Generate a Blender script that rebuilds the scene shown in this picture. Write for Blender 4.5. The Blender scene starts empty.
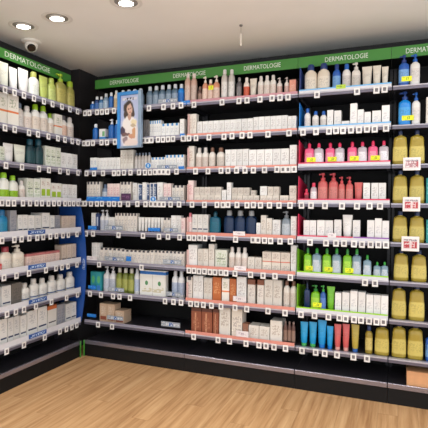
import bpy, bmesh, math, random
from mathutils import Vector, Matrix

# ------------------------------------------------------------------ camera, world, lights, exposure
scene = bpy.context.scene
COL = scene.collection
random.seed(7)
cam_data = bpy.data.cameras.new('camera')
cam = bpy.data.objects.new('camera', cam_data)
COL.objects.link(cam)
YAW, PITCH, ROLL = 0.3810, -0.0199, 0.0088
fwd = Vector((-math.sin(YAW) * math.cos(PITCH), math.cos(YAW) * math.cos(PITCH), math.sin(PITCH)))
rt = Vector((math.cos(YAW), math.sin(YAW), 0))
up = rt.cross(fwd)
rt2 = rt * math.cos(ROLL) + up * math.sin(ROLL)
up2 = up * math.cos(ROLL) - rt * math.sin(ROLL)
cam.matrix_world = Matrix(((rt2.x, up2.x, -fwd.x, 2.6771), (rt2.y, up2.y, -fwd.y, -3.4588), (rt2.z, up2.z, -fwd.z, 1.3992), (0, 0, 0, 1)))
cam_data.sensor_width = 36.0
cam_data.lens = 36.0 * 458.07 / 428.0
cam_data.clip_start = 0.05
scene.camera = cam

world = bpy.data.worlds.new('shop_ambient')
scene.world = world
world.use_nodes = True
bg = world.node_tree.nodes['Background']
bg.inputs[0].default_value = (0.94, 0.97, 1.0, 1)
bg.inputs[1].default_value = 1.6

CEIL = 2.70
SPOT_POWER = 7.0
DOWN_POWER = 52.0
# recessed spotlights (x, y): first three seen, the rest added unseen for their light
SPOTS = [(0.114, -0.844), (0.445, -0.872), (1.034, -0.912), (1.65, -0.92), (2.25, -0.92), (2.85, -0.92), (3.45, -0.92),
         (0.8, -2.2), (2.0, -2.2), (3.2, -2.2), (0.8, -3.4), (2.0, -3.6), (3.2, -3.4)]  # unseen downlights, added to brighten the floor and bounce onto the ceiling
scene.view_settings.view_transform = 'Standard'
scene.view_settings.look = 'None'
scene.view_settings.gamma = 1.0
scene.view_settings.use_curve_mapping = False
scene.view_settings.exposure = 0.10


# ------------------------------------------------------------------ helpers
def lin(c):
    r = []
    for v in c:
        v = v / 255.0
        r.append(v / 12.92 if v <= 0.04045 else ((v + 0.055) / 1.055) ** 2.4)
    return (r[0], r[1], r[2], 1.0)


MATS = {}


def mat(name, col, rough=0.5, metal=0.0, trans=0.0, emit=0.0, noise=0.06, scale=30.0, spec=0.5):
    """plain procedural material: colour with a little noise variation"""
    if name in MATS:
        return MATS[name]
    m = bpy.data.materials.new(name)
    m.use_nodes = True
    nt = m.node_tree
    b = nt.nodes['Principled BSDF']
    c = lin(col)
    if noise > 0:
        tc = nt.nodes.new('ShaderNodeTexCoord')
        nz = nt.nodes.new('ShaderNodeTexNoise')
        nz.inputs['Scale'].default_value = scale
        nt.links.new(tc.outputs['Object'], nz.inputs['Vector'])
        rp = nt.nodes.new('ShaderNodeValToRGB')
        rp.color_ramp.elements[0].position = 0.3
        rp.color_ramp.elements[1].position = 0.7
        rp.color_ramp.elements[0].color = tuple(max(0, v * (1 - noise)) for v in c[:3]) + (1,)
        rp.color_ramp.elements[1].color = tuple(min(1, v * (1 + noise)) for v in c[:3]) + (1,)
        nt.links.new(nz.outputs['Fac'], rp.inputs[0])
        nt.links.new(rp.outputs[0], b.inputs['Base Color'])
    else:
        b.inputs['Base Color'].default_value = c
    b.inputs['Roughness'].default_value = rough
    b.inputs['Metallic'].default_value = metal
    b.inputs['Transmission Weight'].default_value = trans
    b.inputs['Specular IOR Level'].default_value = spec
    if emit > 0:
        b.inputs['Emission Color'].default_value = c
        b.inputs['Emission Strength'].default_value = emit
    MATS[name] = m
    return m


class Print:
    """flat print on a surface: rectangles and ellipses in the thing's own 0..1 box coordinates (across, up)"""

    def __init__(self, name, base, rough=0.45, across='X'):
        self.m = bpy.data.materials.new(name)
        self.m.use_nodes = True
        self.nt = self.m.node_tree
        self.b = self.nt.nodes['Principled BSDF']
        self.b.inputs['Roughness'].default_value = rough
        tc = self.nt.nodes.new('ShaderNodeTexCoord')
        self.gen = tc.outputs['Generated']
        self.obj = tc.outputs['Object']
        sp = self.nt.nodes.new('ShaderNodeSeparateXYZ')
        self.nt.links.new(self.gen, sp.inputs[0])
        self.x = sp.outputs[across]
        self.z = sp.outputs['Z']
        rgb = self.nt.nodes.new('ShaderNodeRGB')
        rgb.outputs[0].default_value = lin(base)
        self.cur = rgb.outputs[0]

    def math(self, op, a, b=None):
        n = self.nt.nodes.new('ShaderNodeMath')
        n.operation = op
        for i, v in enumerate((a, b)):
            if v is None:
                continue
            if isinstance(v, (int, float)):
                n.inputs[i].default_value = v
            else:
                self.nt.links.new(v, n.inputs[i])
        return n.outputs[0]

    def warp(self, amount, scale):
        nz = self.nt.nodes.new('ShaderNodeTexNoise')
        nz.inputs['Scale'].default_value = scale
        nz.inputs['Detail'].default_value = 3.0
        self.nt.links.new(self.gen, nz.inputs['Vector'])
        sp = self.nt.nodes.new('ShaderNodeSeparateColor')
        self.nt.links.new(nz.outputs['Color'], sp.inputs[0])
        self.x = self.math('ADD', self.x, self.math('MULTIPLY', self.math('SUBTRACT', sp.outputs[0], 0.5), amount))
        self.z = self.math('ADD', self.z, self.math('MULTIPLY', self.math('SUBTRACT', sp.outputs[1], 0.5), amount * .6))

    def put(self, mask, col):
        n = self.nt.nodes.new('ShaderNodeMix')
        n.data_type = 'RGBA'
        self.nt.links.new(mask, n.inputs['Factor'])
        self.nt.links.new(self.cur, n.inputs['A'])
        n.inputs['B'].default_value = lin(col)
        self.cur = n.outputs['Result']

    def between(self, v, lo, hi):
        return self.math('MULTIPLY', self.math('GREATER_THAN', v, lo), self.math('LESS_THAN', v, hi))

    def rect(self, x0, x1, z0, z1, col):
        self.put(self.math('MULTIPLY', self.between(self.x, x0, x1), self.between(self.z, z0, z1)), col)

    def band(self, z0, z1, col):
        self.put(self.between(self.z, z0, z1), col)

    def ellipse(self, cx, cz, rx, rz, col, soft=0.0):
        a = self.math('DIVIDE', self.math('SUBTRACT', self.x, cx), rx)
        b = self.math('DIVIDE', self.math('SUBTRACT', self.z, cz), rz)
        d = self.math('ADD', self.math('MULTIPLY', a, a), self.math('MULTIPLY', b, b))
        if soft:
            mr = self.nt.nodes.new('ShaderNodeMapRange')
            mr.interpolation_type = 'SMOOTHSTEP'
            mr.inputs['From Min'].default_value = 1.0 + soft
            mr.inputs['From Max'].default_value = 1.0 - soft
            self.nt.links.new(d, mr.inputs['Value'])
            self.put(mr.outputs[0], col)
        else:
            self.put(self.math('LESS_THAN', d, 1.0), col)

    def scribble(self, x0, x1, z0, z1, col, sx=9.0, sz=9.0, thr=0.5):
        """unreadably small lettering: broken noise inside a rectangle"""
        mp = self.nt.nodes.new('ShaderNodeMapping')
        mp.inputs['Scale'].default_value = (sx, sx, sz)
        self.nt.links.new(self.gen, mp.inputs[0])
        nz = self.nt.nodes.new('ShaderNodeTexNoise')
        nz.inputs['Scale'].default_value = 1.0
        nz.inputs['Detail'].default_value = 0.0
        self.nt.links.new(mp.outputs[0], nz.inputs['Vector'])
        k = self.math('GREATER_THAN', nz.outputs['Fac'], thr)
        r = self.math('MULTIPLY', self.between(self.x, x0, x1), self.between(self.z, z0, z1))
        self.put(self.math('MULTIPLY', k, r), col)

    def done(self):
        oi = self.nt.nodes.new('ShaderNodeObjectInfo')
        mr = self.nt.nodes.new('ShaderNodeMapRange')
        mr.inputs['To Min'].default_value = 0.88
        mr.inputs['To Max'].default_value = 1.03
        self.nt.links.new(oi.outputs['Random'], mr.inputs['Value'])
        hs = self.nt.nodes.new('ShaderNodeHueSaturation')
        self.nt.links.new(mr.outputs[0], hs.inputs['Value'])
        self.nt.links.new(self.cur, hs.inputs['Color'])
        self.nt.links.new(hs.outputs[0], self.b.inputs['Base Color'])
        return self.m


def new_mesh(name, bm, m=None, smooth=None):
    me = bpy.data.meshes.new(name)
    bmesh.ops.recalc_face_normals(bm, faces=bm.faces)
    bm.to_mesh(me)
    bm.free()
    if m:
        me.materials.append(m)
    if smooth:
        me.polygons.foreach_set('use_smooth', [True] * len(me.polygons))
        me.set_sharp_from_angle(angle=math.radians(smooth))
    return me


def link(name, me, parent=None, loc=(0, 0, 0), rot=(0, 0, 0)):
    o = bpy.data.objects.new(name, me)
    COL.objects.link(o)
    o.parent = parent
    o.location = loc
    o.rotation_euler = rot
    return o


def add_box(bm, x0, x1, y0, y1, z0, z1, bev=0.0, seg=1):
    v = [bm.verts.new(p) for p in ((x0, y0, z0), (x1, y0, z0), (x1, y1, z0), (x0, y1, z0), (x0, y0, z1), (x1, y0, z1), (x1, y1, z1), (x0, y1, z1))]
    fs = [bm.faces.new([v[i] for i in q]) for q in ((3, 2, 1, 0), (4, 5, 6, 7), (0, 1, 5, 4), (1, 2, 6, 5), (2, 3, 7, 6), (3, 0, 4, 7))]
    if bev:
        es = list({e for f_ in fs for e in f_.edges})
        bmesh.ops.bevel(bm, geom=es, offset=bev, segments=seg, affect='EDGES', profile=0.5)


def box_me(name, x0, x1, y0, y1, z0, z1, m, bev=0.0, seg=1):
    bm = bmesh.new()
    add_box(bm, x0, x1, y0, y1, z0, z1, bev, seg)
    return new_mesh(name, bm, m)


def box(name, x0, x1, y0, y1, z0, z1, m, parent=None, bev=0.0, seg=1):
    return link(name, box_me(name, x0, x1, y0, y1, z0, z1, m, bev, seg), parent)


def add_loft(bm, rings, seg=14, cx=0.0, cy=0.0, close=True):
    """rings: (half width, half depth, z, squareness); squareness 2 = ellipse"""
    prev = None
    for rx, ry, z, p in rings:
        cur = []
        for k in range(seg):
            a = 2 * math.pi * (k + 0.5) / seg
            c, s = math.cos(a), math.sin(a)
            cur.append(bm.verts.new((cx + rx * math.copysign(abs(c) ** (2.0 / p), c), cy + ry * math.copysign(abs(s) ** (2.0 / p), s), z)))
        if prev:
            for k in range(seg):
                bm.faces.new((prev[k], prev[(k + 1) % seg], cur[(k + 1) % seg], cur[k]))
        elif close:
            bm.faces.new(list(reversed(cur)))
        prev = cur
    if close:
        bm.faces.new(prev)


def loft_me(name, rings, m, seg=14, smooth=40, close=True):
    bm = bmesh.new()
    add_loft(bm, rings, seg, close=close)
    return new_mesh(name, bm, m, smooth)


def tag(o, label, cat, group=None, kind=None):
    if label:
        o['label'] = label
    if cat:
        o['category'] = cat
    if group:
        o['group'] = group
    if kind:
        o['kind'] = kind
    return o


def empty(name, loc=(0, 0, 0), rz=0.0):
    o = bpy.data.objects.new(name, None)
    COL.objects.link(o)
    o.empty_display_size = 0.05
    o.location = loc
    o.rotation_euler = (0, 0, rz)
    return o


NUM = ['zero', 'one', 'two', 'three', 'four', 'five', 'six', 'seven', 'eight', 'nine', 'ten', 'eleven', 'twelve', 'thirteen', 'fourteen',
       'fifteen', 'sixteen', 'seventeen', 'eighteen', 'nineteen', 'twenty', 'twenty-one', 'twenty-two', 'twenty-three', 'twenty-four']
ORD = ['', 'first', 'second', 'third', 'fourth', 'fifth', 'sixth', 'seventh', 'eighth', 'ninth', 'tenth', 'eleventh', 'twelfth', 'thirteenth',
       'fourteenth', 'fifteenth', 'sixteenth', 'seventeenth', 'eighteenth', 'nineteenth', 'twentieth', 'twenty-first', 'twenty-second']
SHELF = ['', 'top', 'second', 'third', 'fourth', 'fifth', 'sixth', 'seventh', 'bottom']
BAY = {'L': 'left wall unit', 'B1': 'poster bay', 'B2': 'coral-trimmed bay', 'B3': 'red-divider bay', 'B4': 'far right bay'}

# ------------------------------------------------------------------ the room
WALL_X, WALL_Y = -0.30, 0.47
m_wall = mat('dark_wall_paint', (46, 44, 46), 0.6, scale=6)
m_ceil = mat('ceiling_paint', (246, 244, 238), 0.85, noise=0.02, scale=3)
m_black = mat('black_metal', (14, 13, 14), 0.65, noise=0.1, spec=0.3)
m_board = mat('charcoal_shelf_metal', (44, 42, 48), 0.4)
m_rail = mat('bright_rail_metal', (186, 184, 196), 0.28, metal=0.45, noise=0.04)
m_rail2 = mat('dark_rail_metal', (104, 101, 116), 0.35, metal=0.3, noise=0.04)
m_chrome = mat('brushed_chrome', (158, 154, 168), 0.25, metal=0.7, noise=0.04)

tag(box('wall_back', WALL_X - 0.1, 4.2, WALL_Y, WALL_Y + 0.1, 0, CEIL, m_wall), 'dark grey wall behind the long shelves', None, kind='structure')
tag(box('wall_left', WALL_X - 0.1, WALL_X, -2.2, WALL_Y, 0, CEIL, m_wall), 'dark grey wall behind the left shelves', None, kind='structure')
tag(box('wall_corner', WALL_X, -0.195, 0.185, WALL_Y, 0, CEIL, m_wall), 'dark boxed-in corner column between the two walls', None, kind='structure')
tag(box('ceiling', WALL_X - 0.1, 4.0, -4.2, WALL_Y + 0.1, CEIL, CEIL + 0.1, m_ceil), 'plain warm white shop ceiling', None, kind='structure')


def wood_material():
    m = bpy.data.materials.new('light_oak_laminate')
    m.use_nodes = True
    nt = m.node_tree
    b = nt.nodes['Principled BSDF']
    geo = nt.nodes.new('ShaderNodeNewGeometry')
    oi = nt.nodes.new('ShaderNodeObjectInfo')
    off = nt.nodes.new('ShaderNodeVectorMath')
    off.operation = 'SCALE'
    off.inputs[0].default_value = (0.06, 5.0, 0.0)
    nt.links.new(oi.outputs['Random'], off.inputs['Scale'])
    add = nt.nodes.new('ShaderNodeVectorMath')
    nt.links.new(geo.outputs['Position'], add.inputs[0])
    nt.links.new(off.outputs[0], add.inputs[1])
    mp = nt.nodes.new('ShaderNodeMapping')
    mp.inputs['Scale'].default_value = (26.0, 1.3, 1.0)
    nt.links.new(add.outputs[0], mp.inputs[0])
    n1 = nt.nodes.new('ShaderNodeTexNoise')
    n1.inputs['Scale'].default_value = 1.0
    n1.inputs['Detail'].default_value = 5.0
    n1.inputs['Roughness'].default_value = 0.6
    nt.links.new(mp.outputs[0], n1.inputs['Vector'])
    rp = nt.nodes.new('ShaderNodeValToRGB')
    e = rp.color_ramp.elements
    e[0].position, e[0].color = 0.30, lin((156, 112, 70))
    e[1].position, e[1].color = 0.72, lin((208, 168, 122))
    k = e.new(0.5)
    k.color = lin((188, 145, 99))
    nt.links.new(n1.outputs['Fac'], rp.inputs[0])
    hsv = nt.nodes.new('ShaderNodeHueSaturation')
    mr = nt.nodes.new('ShaderNodeMapRange')
    mr.inputs['To Min'].default_value = 0.965
    mr.inputs['To Max'].default_value = 1.03
    nt.links.new(oi.outputs['Random'], mr.inputs['Value'])
    nt.links.new(mr.outputs[0], hsv.inputs['Value'])
    nt.links.new(rp.outputs[0], hsv.inputs['Color'])
    nt.links.new(hsv.outputs[0], b.inputs['Base Color'])
    b.inputs['Roughness'].default_value = 1.35
    return m


m_wood = wood_material()
floor = box('floor', WALL_X, 4.4, -4.4, WALL_Y, -0.05, -0.004, mat('floor_joint', (140, 100, 62), 0.6))
tag(floor, 'light oak laminate plank floor', None, kind='structure')
PW, PL = 0.125, 1.25
plank_me = box_me('plank', 0, PW - 0.0012, 0, PL - 0.0015, -0.004, 0.0, m_wood)
ix = 0
x = WALL_X
while x < 4.25:
    y = 0.45 - PL - ((ix * 0.37) % 1.0) * PL
    first = True
    # the first plank of a row is cut short at the wall
    top_len = 0.45 - (y + PL)
    if top_len > 0.03:
        box('plank', x, x + PW - 0.0012, y + PL, 0.45, -0.004, 0.0, m_wood, floor)
    while y > -4.4 + PL * 0.0:
        link('plank', plank_me, floor, (x, y, 0))
        y -= PL
    x += PW
    ix += 1

# ------------------------------------------------------------------ shelving
H = [2.223 - 0.2741 * i for i in range(8)]
TOP = 0.020
X1, X2, X3, X4 = 1.0393, 1.9689, 2.6306, 3.62
BAYS = {'B1': (0.015, X1), 'B2': (X1, X2), 'B3': (X2, X3), 'B4': (X3, X4), 'L': (-1.45, -0.035)}
m_strip = {
    'lav': mat('lavender_plastic', (150, 147, 164), 0.35, noise=0.03),
    'coral': mat('coral_card', (218, 144, 130), 0.5, noise=0.04),
    'white': mat('white_card', (214, 214, 220), 0.45, noise=0.03),
    'pink': mat('pink_edge', (214, 48, 92), 0.4, noise=0.03),
    'lime': mat('lime_edge', (150, 214, 40), 0.4, noise=0.03),
    'blue': mat('pale_blue_edge', (110, 180, 232), 0.4, noise=0.03),
    'purple': mat('purple_edge', (140, 86, 170), 0.4, noise=0.03),
    'rose': mat('dusty_rose_card', (196, 140, 150), 0.45, noise=0.03),
}
# front strip of every shelf: colour, top height above the tag line, coloured edge
STRIPS = {'B1': [('lav', .034, None)] * 8,
          'B2': [('rose', .040, None)] + [('coral', .037, None)] * 3 + [('coral', .046, None)] * 4,
          'B3': [('white', .038, 'blue'), ('white', .038, 'blue'), ('white', .040, 'pink'), ('white', .042, 'pink'), ('white', .042, 'pink'),
                 ('white', .044, 'lime'), ('white', .046, 'lime'), None],
          'B4': [None] * 8,
          'L': [('lav', .034, None)] * 3 + [('white', .046, None)] + [('white', .062, None)] * 4}


def make_bay(key, label):
    """built in local axes: x along the shelf, front towards -y, front edge at y = 0"""
    a, b = BAYS[key]
    left = key == 'L'
    depth = 0.295 if left else 0.44
    L = b - a
    root = empty('shelving_bay', (0, a, 0) if left else (a, 0, 0), math.pi / 2 if left else 0)
    tag(root, label, 'shelving', 'shelving bays')
    box('back_panel', 0.0, L, depth - 0.012, depth, 0.0, 2.47, m_black, root)
    for k, u in enumerate((0.004, L - 0.024)):
        box('upright', u, u + 0.02, depth - 0.05, depth - 0.012, 0.0, 2.47, m_board, root)
    box('kick_plate', 0.0, L - 0.002, 0.0, 0.02, 0.0, 0.118, m_black, root)
    bb = box('base_shelf', 0.0, L - 0.002, 0.002, depth - 0.013, 0.118, 0.140, m_board, root)
    box('front_rail', 0.001, L - 0.003, -0.014, 0.002, 0.114, 0.150, m_chrome, bb, bev=0.003)
    for i, h in enumerate(H):
        s = box('shelf', 0.003, L - 0.003, 0.004, depth - 0.013, h + 0.004, h + TOP, m_board, root)
        box('price_rail', 0.003, L - 0.003, -0.008, 0.004, h - 0.010, h + 0.0095, m_rail2, s, bev=0.002)
        box('rail_edge', 0.003, L - 0.003, -0.009, 0.004, h + 0.010, h + TOP, m_rail, s, bev=0.002)
        box('top_lip', 0.003, L - 0.003, 0.0041, 0.031, h + TOP, h + TOP + 0.0012, m_rail, s)
        for u in (0.012, L - 0.024):
            box('bracket', u, u + 0.004, 0.06, depth - 0.052, h - 0.022, h + 0.003, m_board, s)
        st = STRIPS[key][i]
        if st:
            box('front_strip', 0.006, L - 0.006, -0.0055, -0.003, h + TOP + 0.0005, h + st[1], m_strip[st[0]], s)
            if st[2]:
                if key == 'B3' and i == 4:
                    box('edge_strip', 0.006, L * 0.62, -0.0065, -0.0025, h + st[1], h + st[1] + 0.009, m_strip['pink'], s)
                    box('edge_strip', L * 0.625, L - 0.006, -0.0065, -0.0025, h + st[1], h + st[1] + 0.009, m_strip['purple'], s)
                else:
                    box('edge_strip', 0.006, L - 0.006, -0.0065, -0.0025, h + st[1], h + st[1] + 0.009, m_strip[st[2]], s)
    return root


make_bay('B1', 'black back-wall shelving bay with the blue-framed poster, next to the corner')
make_bay('B2', 'back-wall shelving bay with coral front strips and mostly white cartons')
make_bay('B3', 'back-wall shelving bay with red, blue and lime dividers and pink bottles')
make_bay('B4', 'far right shelving bay stocked with golden oil bottles')
make_bay('L', 'shelving unit along the left wall, running towards the corner')

m_green_edge = mat('green_end_trim', (70, 150, 52), 0.4)
for nm, loc, rz, lb in (('end_trim', (0.026, -0.016, 0), 0, 'thin green end trim on the base of the poster bay'),
                        ('end_trim', (0.016, -0.062, 0), math.pi / 2, 'thin green end trim on the base of the left wall unit')):
    o = link(nm, box_me('end_trim', -0.006, 0.006, -0.006, -0.001, 0.0, 0.150, m_green_edge, bev=0.001), None, loc, (0, 0, rz))
    tag(o, lb, 'trim')

# coloured dividers standing on the shelves at the left edge of a bay
DIV = {'navy': ((56, 76, 140), 'navy'), 'blue': ((40, 130, 216), 'blue'), 'red': ((226, 48, 88), 'crimson'), 'lime': ((120, 190, 30), 'lime green'),
       'pale': ((226, 190, 186), 'pale pink')}


def divider(bay, s, colour, h_front, h_back, depth=0.33):
    a = BAYS[bay][0] + 0.008
    z = H[s - 1] + TOP + 0.0013
    bm = bmesh.new()
    pts = [(0.005, 0), (0.005 + depth, 0), (0.005 + depth, h_back), (0.03, h_front * 0.97), (0.012, h_front), (0.005, h_front * 0.96)]
    v0 = [bm.verts.new((0, y, zz)) for y, zz in pts]
    v1 = [bm.verts.new((0.004, y, zz)) for y, zz in pts]
    bm.faces.new(v0)
    bm.faces.new(list(reversed(v1)))
    for k in range(len(pts)):
        j = (k + 1) % len(pts)
        bm.faces.new((v0[k], v0[j], v1[j], v1[k]))
    rgb, word = DIV[colour]
    o = link('divider', new_mesh('divider', bm, mat('divider_' + colour, rgb, 0.3)), None, (a, 0, z))
    tag(o, f'{word} shelf divider at the left end of the {SHELF[s]} shelf, {BAY[bay]}', 'divider', 'coloured shelf dividers')


for s, c, hf in ((1, 'navy', .20), (2, 'blue', .205), (3, 'red', .20), (4, 'red', .20), (5, 'red', .19), (6, 'lime', .20), (7, 'lime', .205)):
    divider('B3', s, c, hf, hf * 0.72)
for s, hf in ((2, .185), (3, .18), (4, .15), (5, .15), (6, .15), (7, .15)):
    divider('B2', s, 'pale', hf, hf * 0.75)

# blue shaped end panel of the left unit
bm = bmesh.new()
pts = [(-0.25, 0.285), (-0.012, 0.285)]
for k in range(15):
    tt = k / 14.0
    zz = 0.285 + tt * (1.375 - 0.285)
    pts.append((-0.010 + 0.064 * math.sin(math.pi * (tt ** 1.0)) ** 0.8, zz))
pts += [(-0.25, 1.375)]
v0 = [bm.verts.new((px, 0, pz)) for px, pz in pts]
v1 = [bm.verts.new((px, 0.006, pz)) for px, pz in pts]
bm.faces.new(v0)
bm.faces.new(list(reversed(v1)))
for k in range(len(pts)):
    j = (k + 1) % len(pts)
    bm.faces.new((v0[k], v0[j], v1[j], v1[k]))
o = link('end_panel', new_mesh('end_panel', bm, mat('royal_blue_panel', (30, 78, 158), 0.35)), None, (0, -0.030, 0))
tag(o, 'curved royal blue end panel on the lower right end of the left wall unit', 'panel')
pr = Print('end_panel_print', (30, 78, 158))
pr.scribble(0.05, 0.95, 0.0, 1.0, (170, 190, 225), 3, 14, 0.5)
box('printed_mark', 0.012, 0.044, -0.0008, -0.0001, 0.80, 0.90, pr.done(), o)

# ------------------------------------------------------------------ green header signs
m_head = mat('green_header', (68, 138, 58), 0.4, noise=0.03, scale=4)
m_text = mat('white_lettering', (226, 232, 222), 0.5, noise=0.0)


def text_mesh(txt, width, height):
    cu = bpy.data.curves.new('lettering', 'FONT')
    cu.body = txt
    cu.size = 0.05
    cu.extrude = 0.0006
    cu.resolution_u = 2
    cu.align_x = 'CENTER'
    tmp = bpy.data.objects.new('tmp_text', cu)
    COL.objects.link(tmp)
    bpy.context.view_layer.update()
    dg = bpy.context.evaluated_depsgraph_get()
    me = bpy.data.meshes.new_from_object(tmp.evaluated_get(dg))
    bpy.data.objects.remove(tmp)
    xs = [v.co.x for v in me.vertices]
    ys = [v.co.y for v in me.vertices]
    sx = width / (max(xs) - min(xs))
    sy = height / (max(ys) - min(ys))
    cx, cy = (max(xs) + min(xs)) / 2, (max(ys) + min(ys)) / 2
    for v in me.vertices:
        x, y, z = v.co
        v.co = ((x - cx) * sx, -z, (y - cy) * sy)
    me.materials.clear()
    me.materials.append(m_text)
    return me


def header(x0, x1, words, label, left=False, hgt=0.036):
    z0, z1 = (2.492, 2.566) if left else (2.474, 2.556)
    root = empty('header_sign', (-0.10, x0, 0) if left else (x0, 0.13, 0), math.pi / 2 if left else 0)
    tag(root, label, 'sign', 'green header signs')
    box('panel', 0.001, x1 - x0 - 0.001, 0.0, 0.012, z0, z1, m_head, root)
    box('return_panel', 0.001, x1 - x0 - 0.001, 0.013, 0.16 if left else 0.29, z0 + 0.001, z0 + 0.006, m_black, root)
    for wa, wb in words:
        link('lettering', text_mesh('DERMATOLOGIE', wb - wa, hgt), root, ((wa + wb) / 2 - x0, -0.0008, (z0 + z1) / 2 + 0.002))


header(0.0263, X1 - 0.02, [(0.194, 0.499)], 'green header sign reading DERMATOLOGIE above the poster bay')
header(X1 - 0.019, X2 - 0.033, [(1.493, 1.798)], 'green header sign reading DERMATOLOGIE above the coral-trimmed bay')
header(X2 - 0.032, X3 - 0.012, [(2.144, 2.457)], 'green header sign reading DERMATOLOGIE above the red-divider bay')
header(X3 - 0.011, X4, [(2.7155, 3.02)], 'green header sign above the far right bay, its word cut by the picture edge')
header(-1.45, -0.055, [(-0.812, -0.328)], 'green header sign reading DERMATOLOGIE above the left wall unit', True, 0.040)
# the second word on the poster bay's long header
hd = [o_ for o_ in bpy.data.objects if o_.name.startswith('header_sign')][0]
link('lettering', text_mesh('DERMATOLOGIE', 0.305, 0.036), hd, (0.998 - 0.0263 - 0.0, -0.0008, 2.517))

# ------------------------------------------------------------------ product styles
# cartons: (words, base, marks); marks: ('band', z0, z1, col) ('rect', x0,x1,z0,z1,col) ('text', x0,x1,z0,z1,col)
W = (234, 234, 232)
CR = (224, 219, 210)
DK = (70, 66, 74)
GT = (150, 146, 148)
CART = {
    'w': ('plain white', W, [('text', .15, .85, .35, .8, (190, 186, 186))]),
    'wp': ('small white', (240, 238, 236), [('text', .15, .85, .3, .7, (206, 204, 206))]),
    'cream': ('cream', CR, [('text', .15, .85, .3, .8, (180, 168, 156))]),
    'creaml': ('low cream', (228, 220, 208), [('text', .1, .9, .2, .7, (176, 166, 160))]),
    'creamd': ('stacked beige', (212, 205, 195), [('text', .1, .9, .25, .75, (150, 136, 128))]),
    'creamc': ('stacked coral-lined', (222, 212, 200), [('band', 0, .09, (224, 120, 100)), ('text', .15, .85, .35, .8, (170, 150, 140))]),
    'wb': ('blue-banded white', W, [('band', .0, .22, (90, 150, 205)), ('text', .2, .8, .5, .8, (150, 165, 190))]),
    'wbt': ('blue-topped white', W, [('rect', .25, .75, .82, 1.1, (60, 140, 200)), ('text', .15, .85, .3, .7, (188, 190, 198))]),
    'wbg': ('white, blue and green', W, [('band', .0, .35, (60, 140, 210)), ('rect', .5, .9, .4, .8, (110, 170, 120))]),
    'wd': ('dark-marked white', (226, 220, 212), [('rect', .2, .8, .86, 1.1, DK), ('text', .15, .85, .25, .7, (165, 160, 162))]),
    'wdl': ('dark-lined white', (222, 220, 216), [('rect', .08, .92, .26, .32, (50, 60, 90)), ('text', .15, .85, .5, .85, (180, 180, 184))]),
    'wn': ('navy and white', (226, 226, 228), [('rect', .3, 1.1, .1, .95, (52, 78, 120)), ('text', .1, .9, .3, .8, (180, 190, 205))]),
    'wg': ('green-tinted white', (226, 230, 218), [('text', .1, .9, .2, .85, (170, 186, 150)), ('rect', .15, .85, .52, .56, (90, 100, 96))]),
    'wor': ('orange-lined white', (236, 232, 222), [('band', .44, .50, (226, 130, 80)), ('text', .15, .85, .6, .85, (170, 176, 150))]),
    'wor2': ('orange-topped white', (226, 222, 216), [('band', .84, 1.1, (206, 112, 62)), ('rect', .1, .9, .3, .35, DK)]),
    'wbr': ('brown-topped white', (228, 222, 214), [('band', .80, 1.1, (130, 78, 56)), ('text', .15, .85, .3, .7, (180, 170, 166))]),
    'wlsq': ('lime-squared white', (232, 232, 224), [('rect', .12, .88, .22, .52, (158, 190, 40)), ('text', .2, .8, .65, .85, (180, 150, 140))]),
    'pinkw': ('pinkish white', (236, 216, 212), [('text', .15, .85, .3, .8, (206, 150, 160))]),
    'red': ('low red', (206, 70, 66), [('text', .1, .9, .2, .8, (236, 200, 196))]),
    'pinkl': ('narrow pale pink', (226, 202, 192), [('band', .84, 1.1, (186, 110, 110)), ('rect', .1, .9, .12, .2, (90, 80, 96)), ('text', .1, .9, .3, .75, (176, 150, 146))]),
    'grey': ('grey', (156, 156, 162), [('text', .1, .9, .2, .8, (120, 124, 140))]),
    'greyd': ('dark grey-brown', (112, 106, 100), [('text', .1, .9, .2, .8, (90, 86, 84))]),
    'tan': ('tan and white', (206, 178, 152), [('rect', .1, .9, .1, .3, (150, 80, 60)), ('text', .15, .85, .4, .85, (226, 212, 196))]),
    'tanw': ('pale tan', (206, 188, 172), [('rect', .08, .92, .2, .26, (80, 76, 90)), ('text', .15, .85, .4, .85, (180, 158, 148))]),
    'navy': ('navy', (50, 70, 116), [('rect', .3, .7, .3, .8, (190, 200, 220))]),
    'teal': ('turquoise', (48, 150, 160), [('rect', .15, .8, .0, .3, (66, 140, 214)), ('ellipse', .5, .6, .3, .2, (90, 180, 120))]),
    'teal2': ('teal', (30, 140, 140), [('text', .1, .9, .3, .8, (150, 210, 210))]),
    'display': ('large white display', (240, 240, 234), [('band', .84, .96, (40, 110, 190)), ('ellipse', .26, .5, .06, .09, (90, 150, 100)), ('ellipse', .76, .5, .06, .09, (90, 150, 100)), ('text', .08, .92, .15, .35, (200, 190, 150)), ('rect', .49, .505, .0, .84, (190, 186, 176))]),
    'orange': ('burnt orange', (190, 104, 52), [('text', .15, .85, .3, .8, (226, 170, 120))]),
    'copper': ('copper', (150, 84, 58), [('rect', .35, .5, .0, .8, (206, 150, 116)), ('band', .86, 1.1, (100, 56, 44)), ('text', .2, .8, .2, .6, (190, 130, 100))]),
    'brownl': ('low brown', (150, 104, 82), [('text', .15, .85, .2, .6, (210, 190, 170))]),
    'peachc': ('peach', (222, 150, 128), [('text', .15, .85, .3, .7, (236, 196, 176))]),
}
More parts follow.
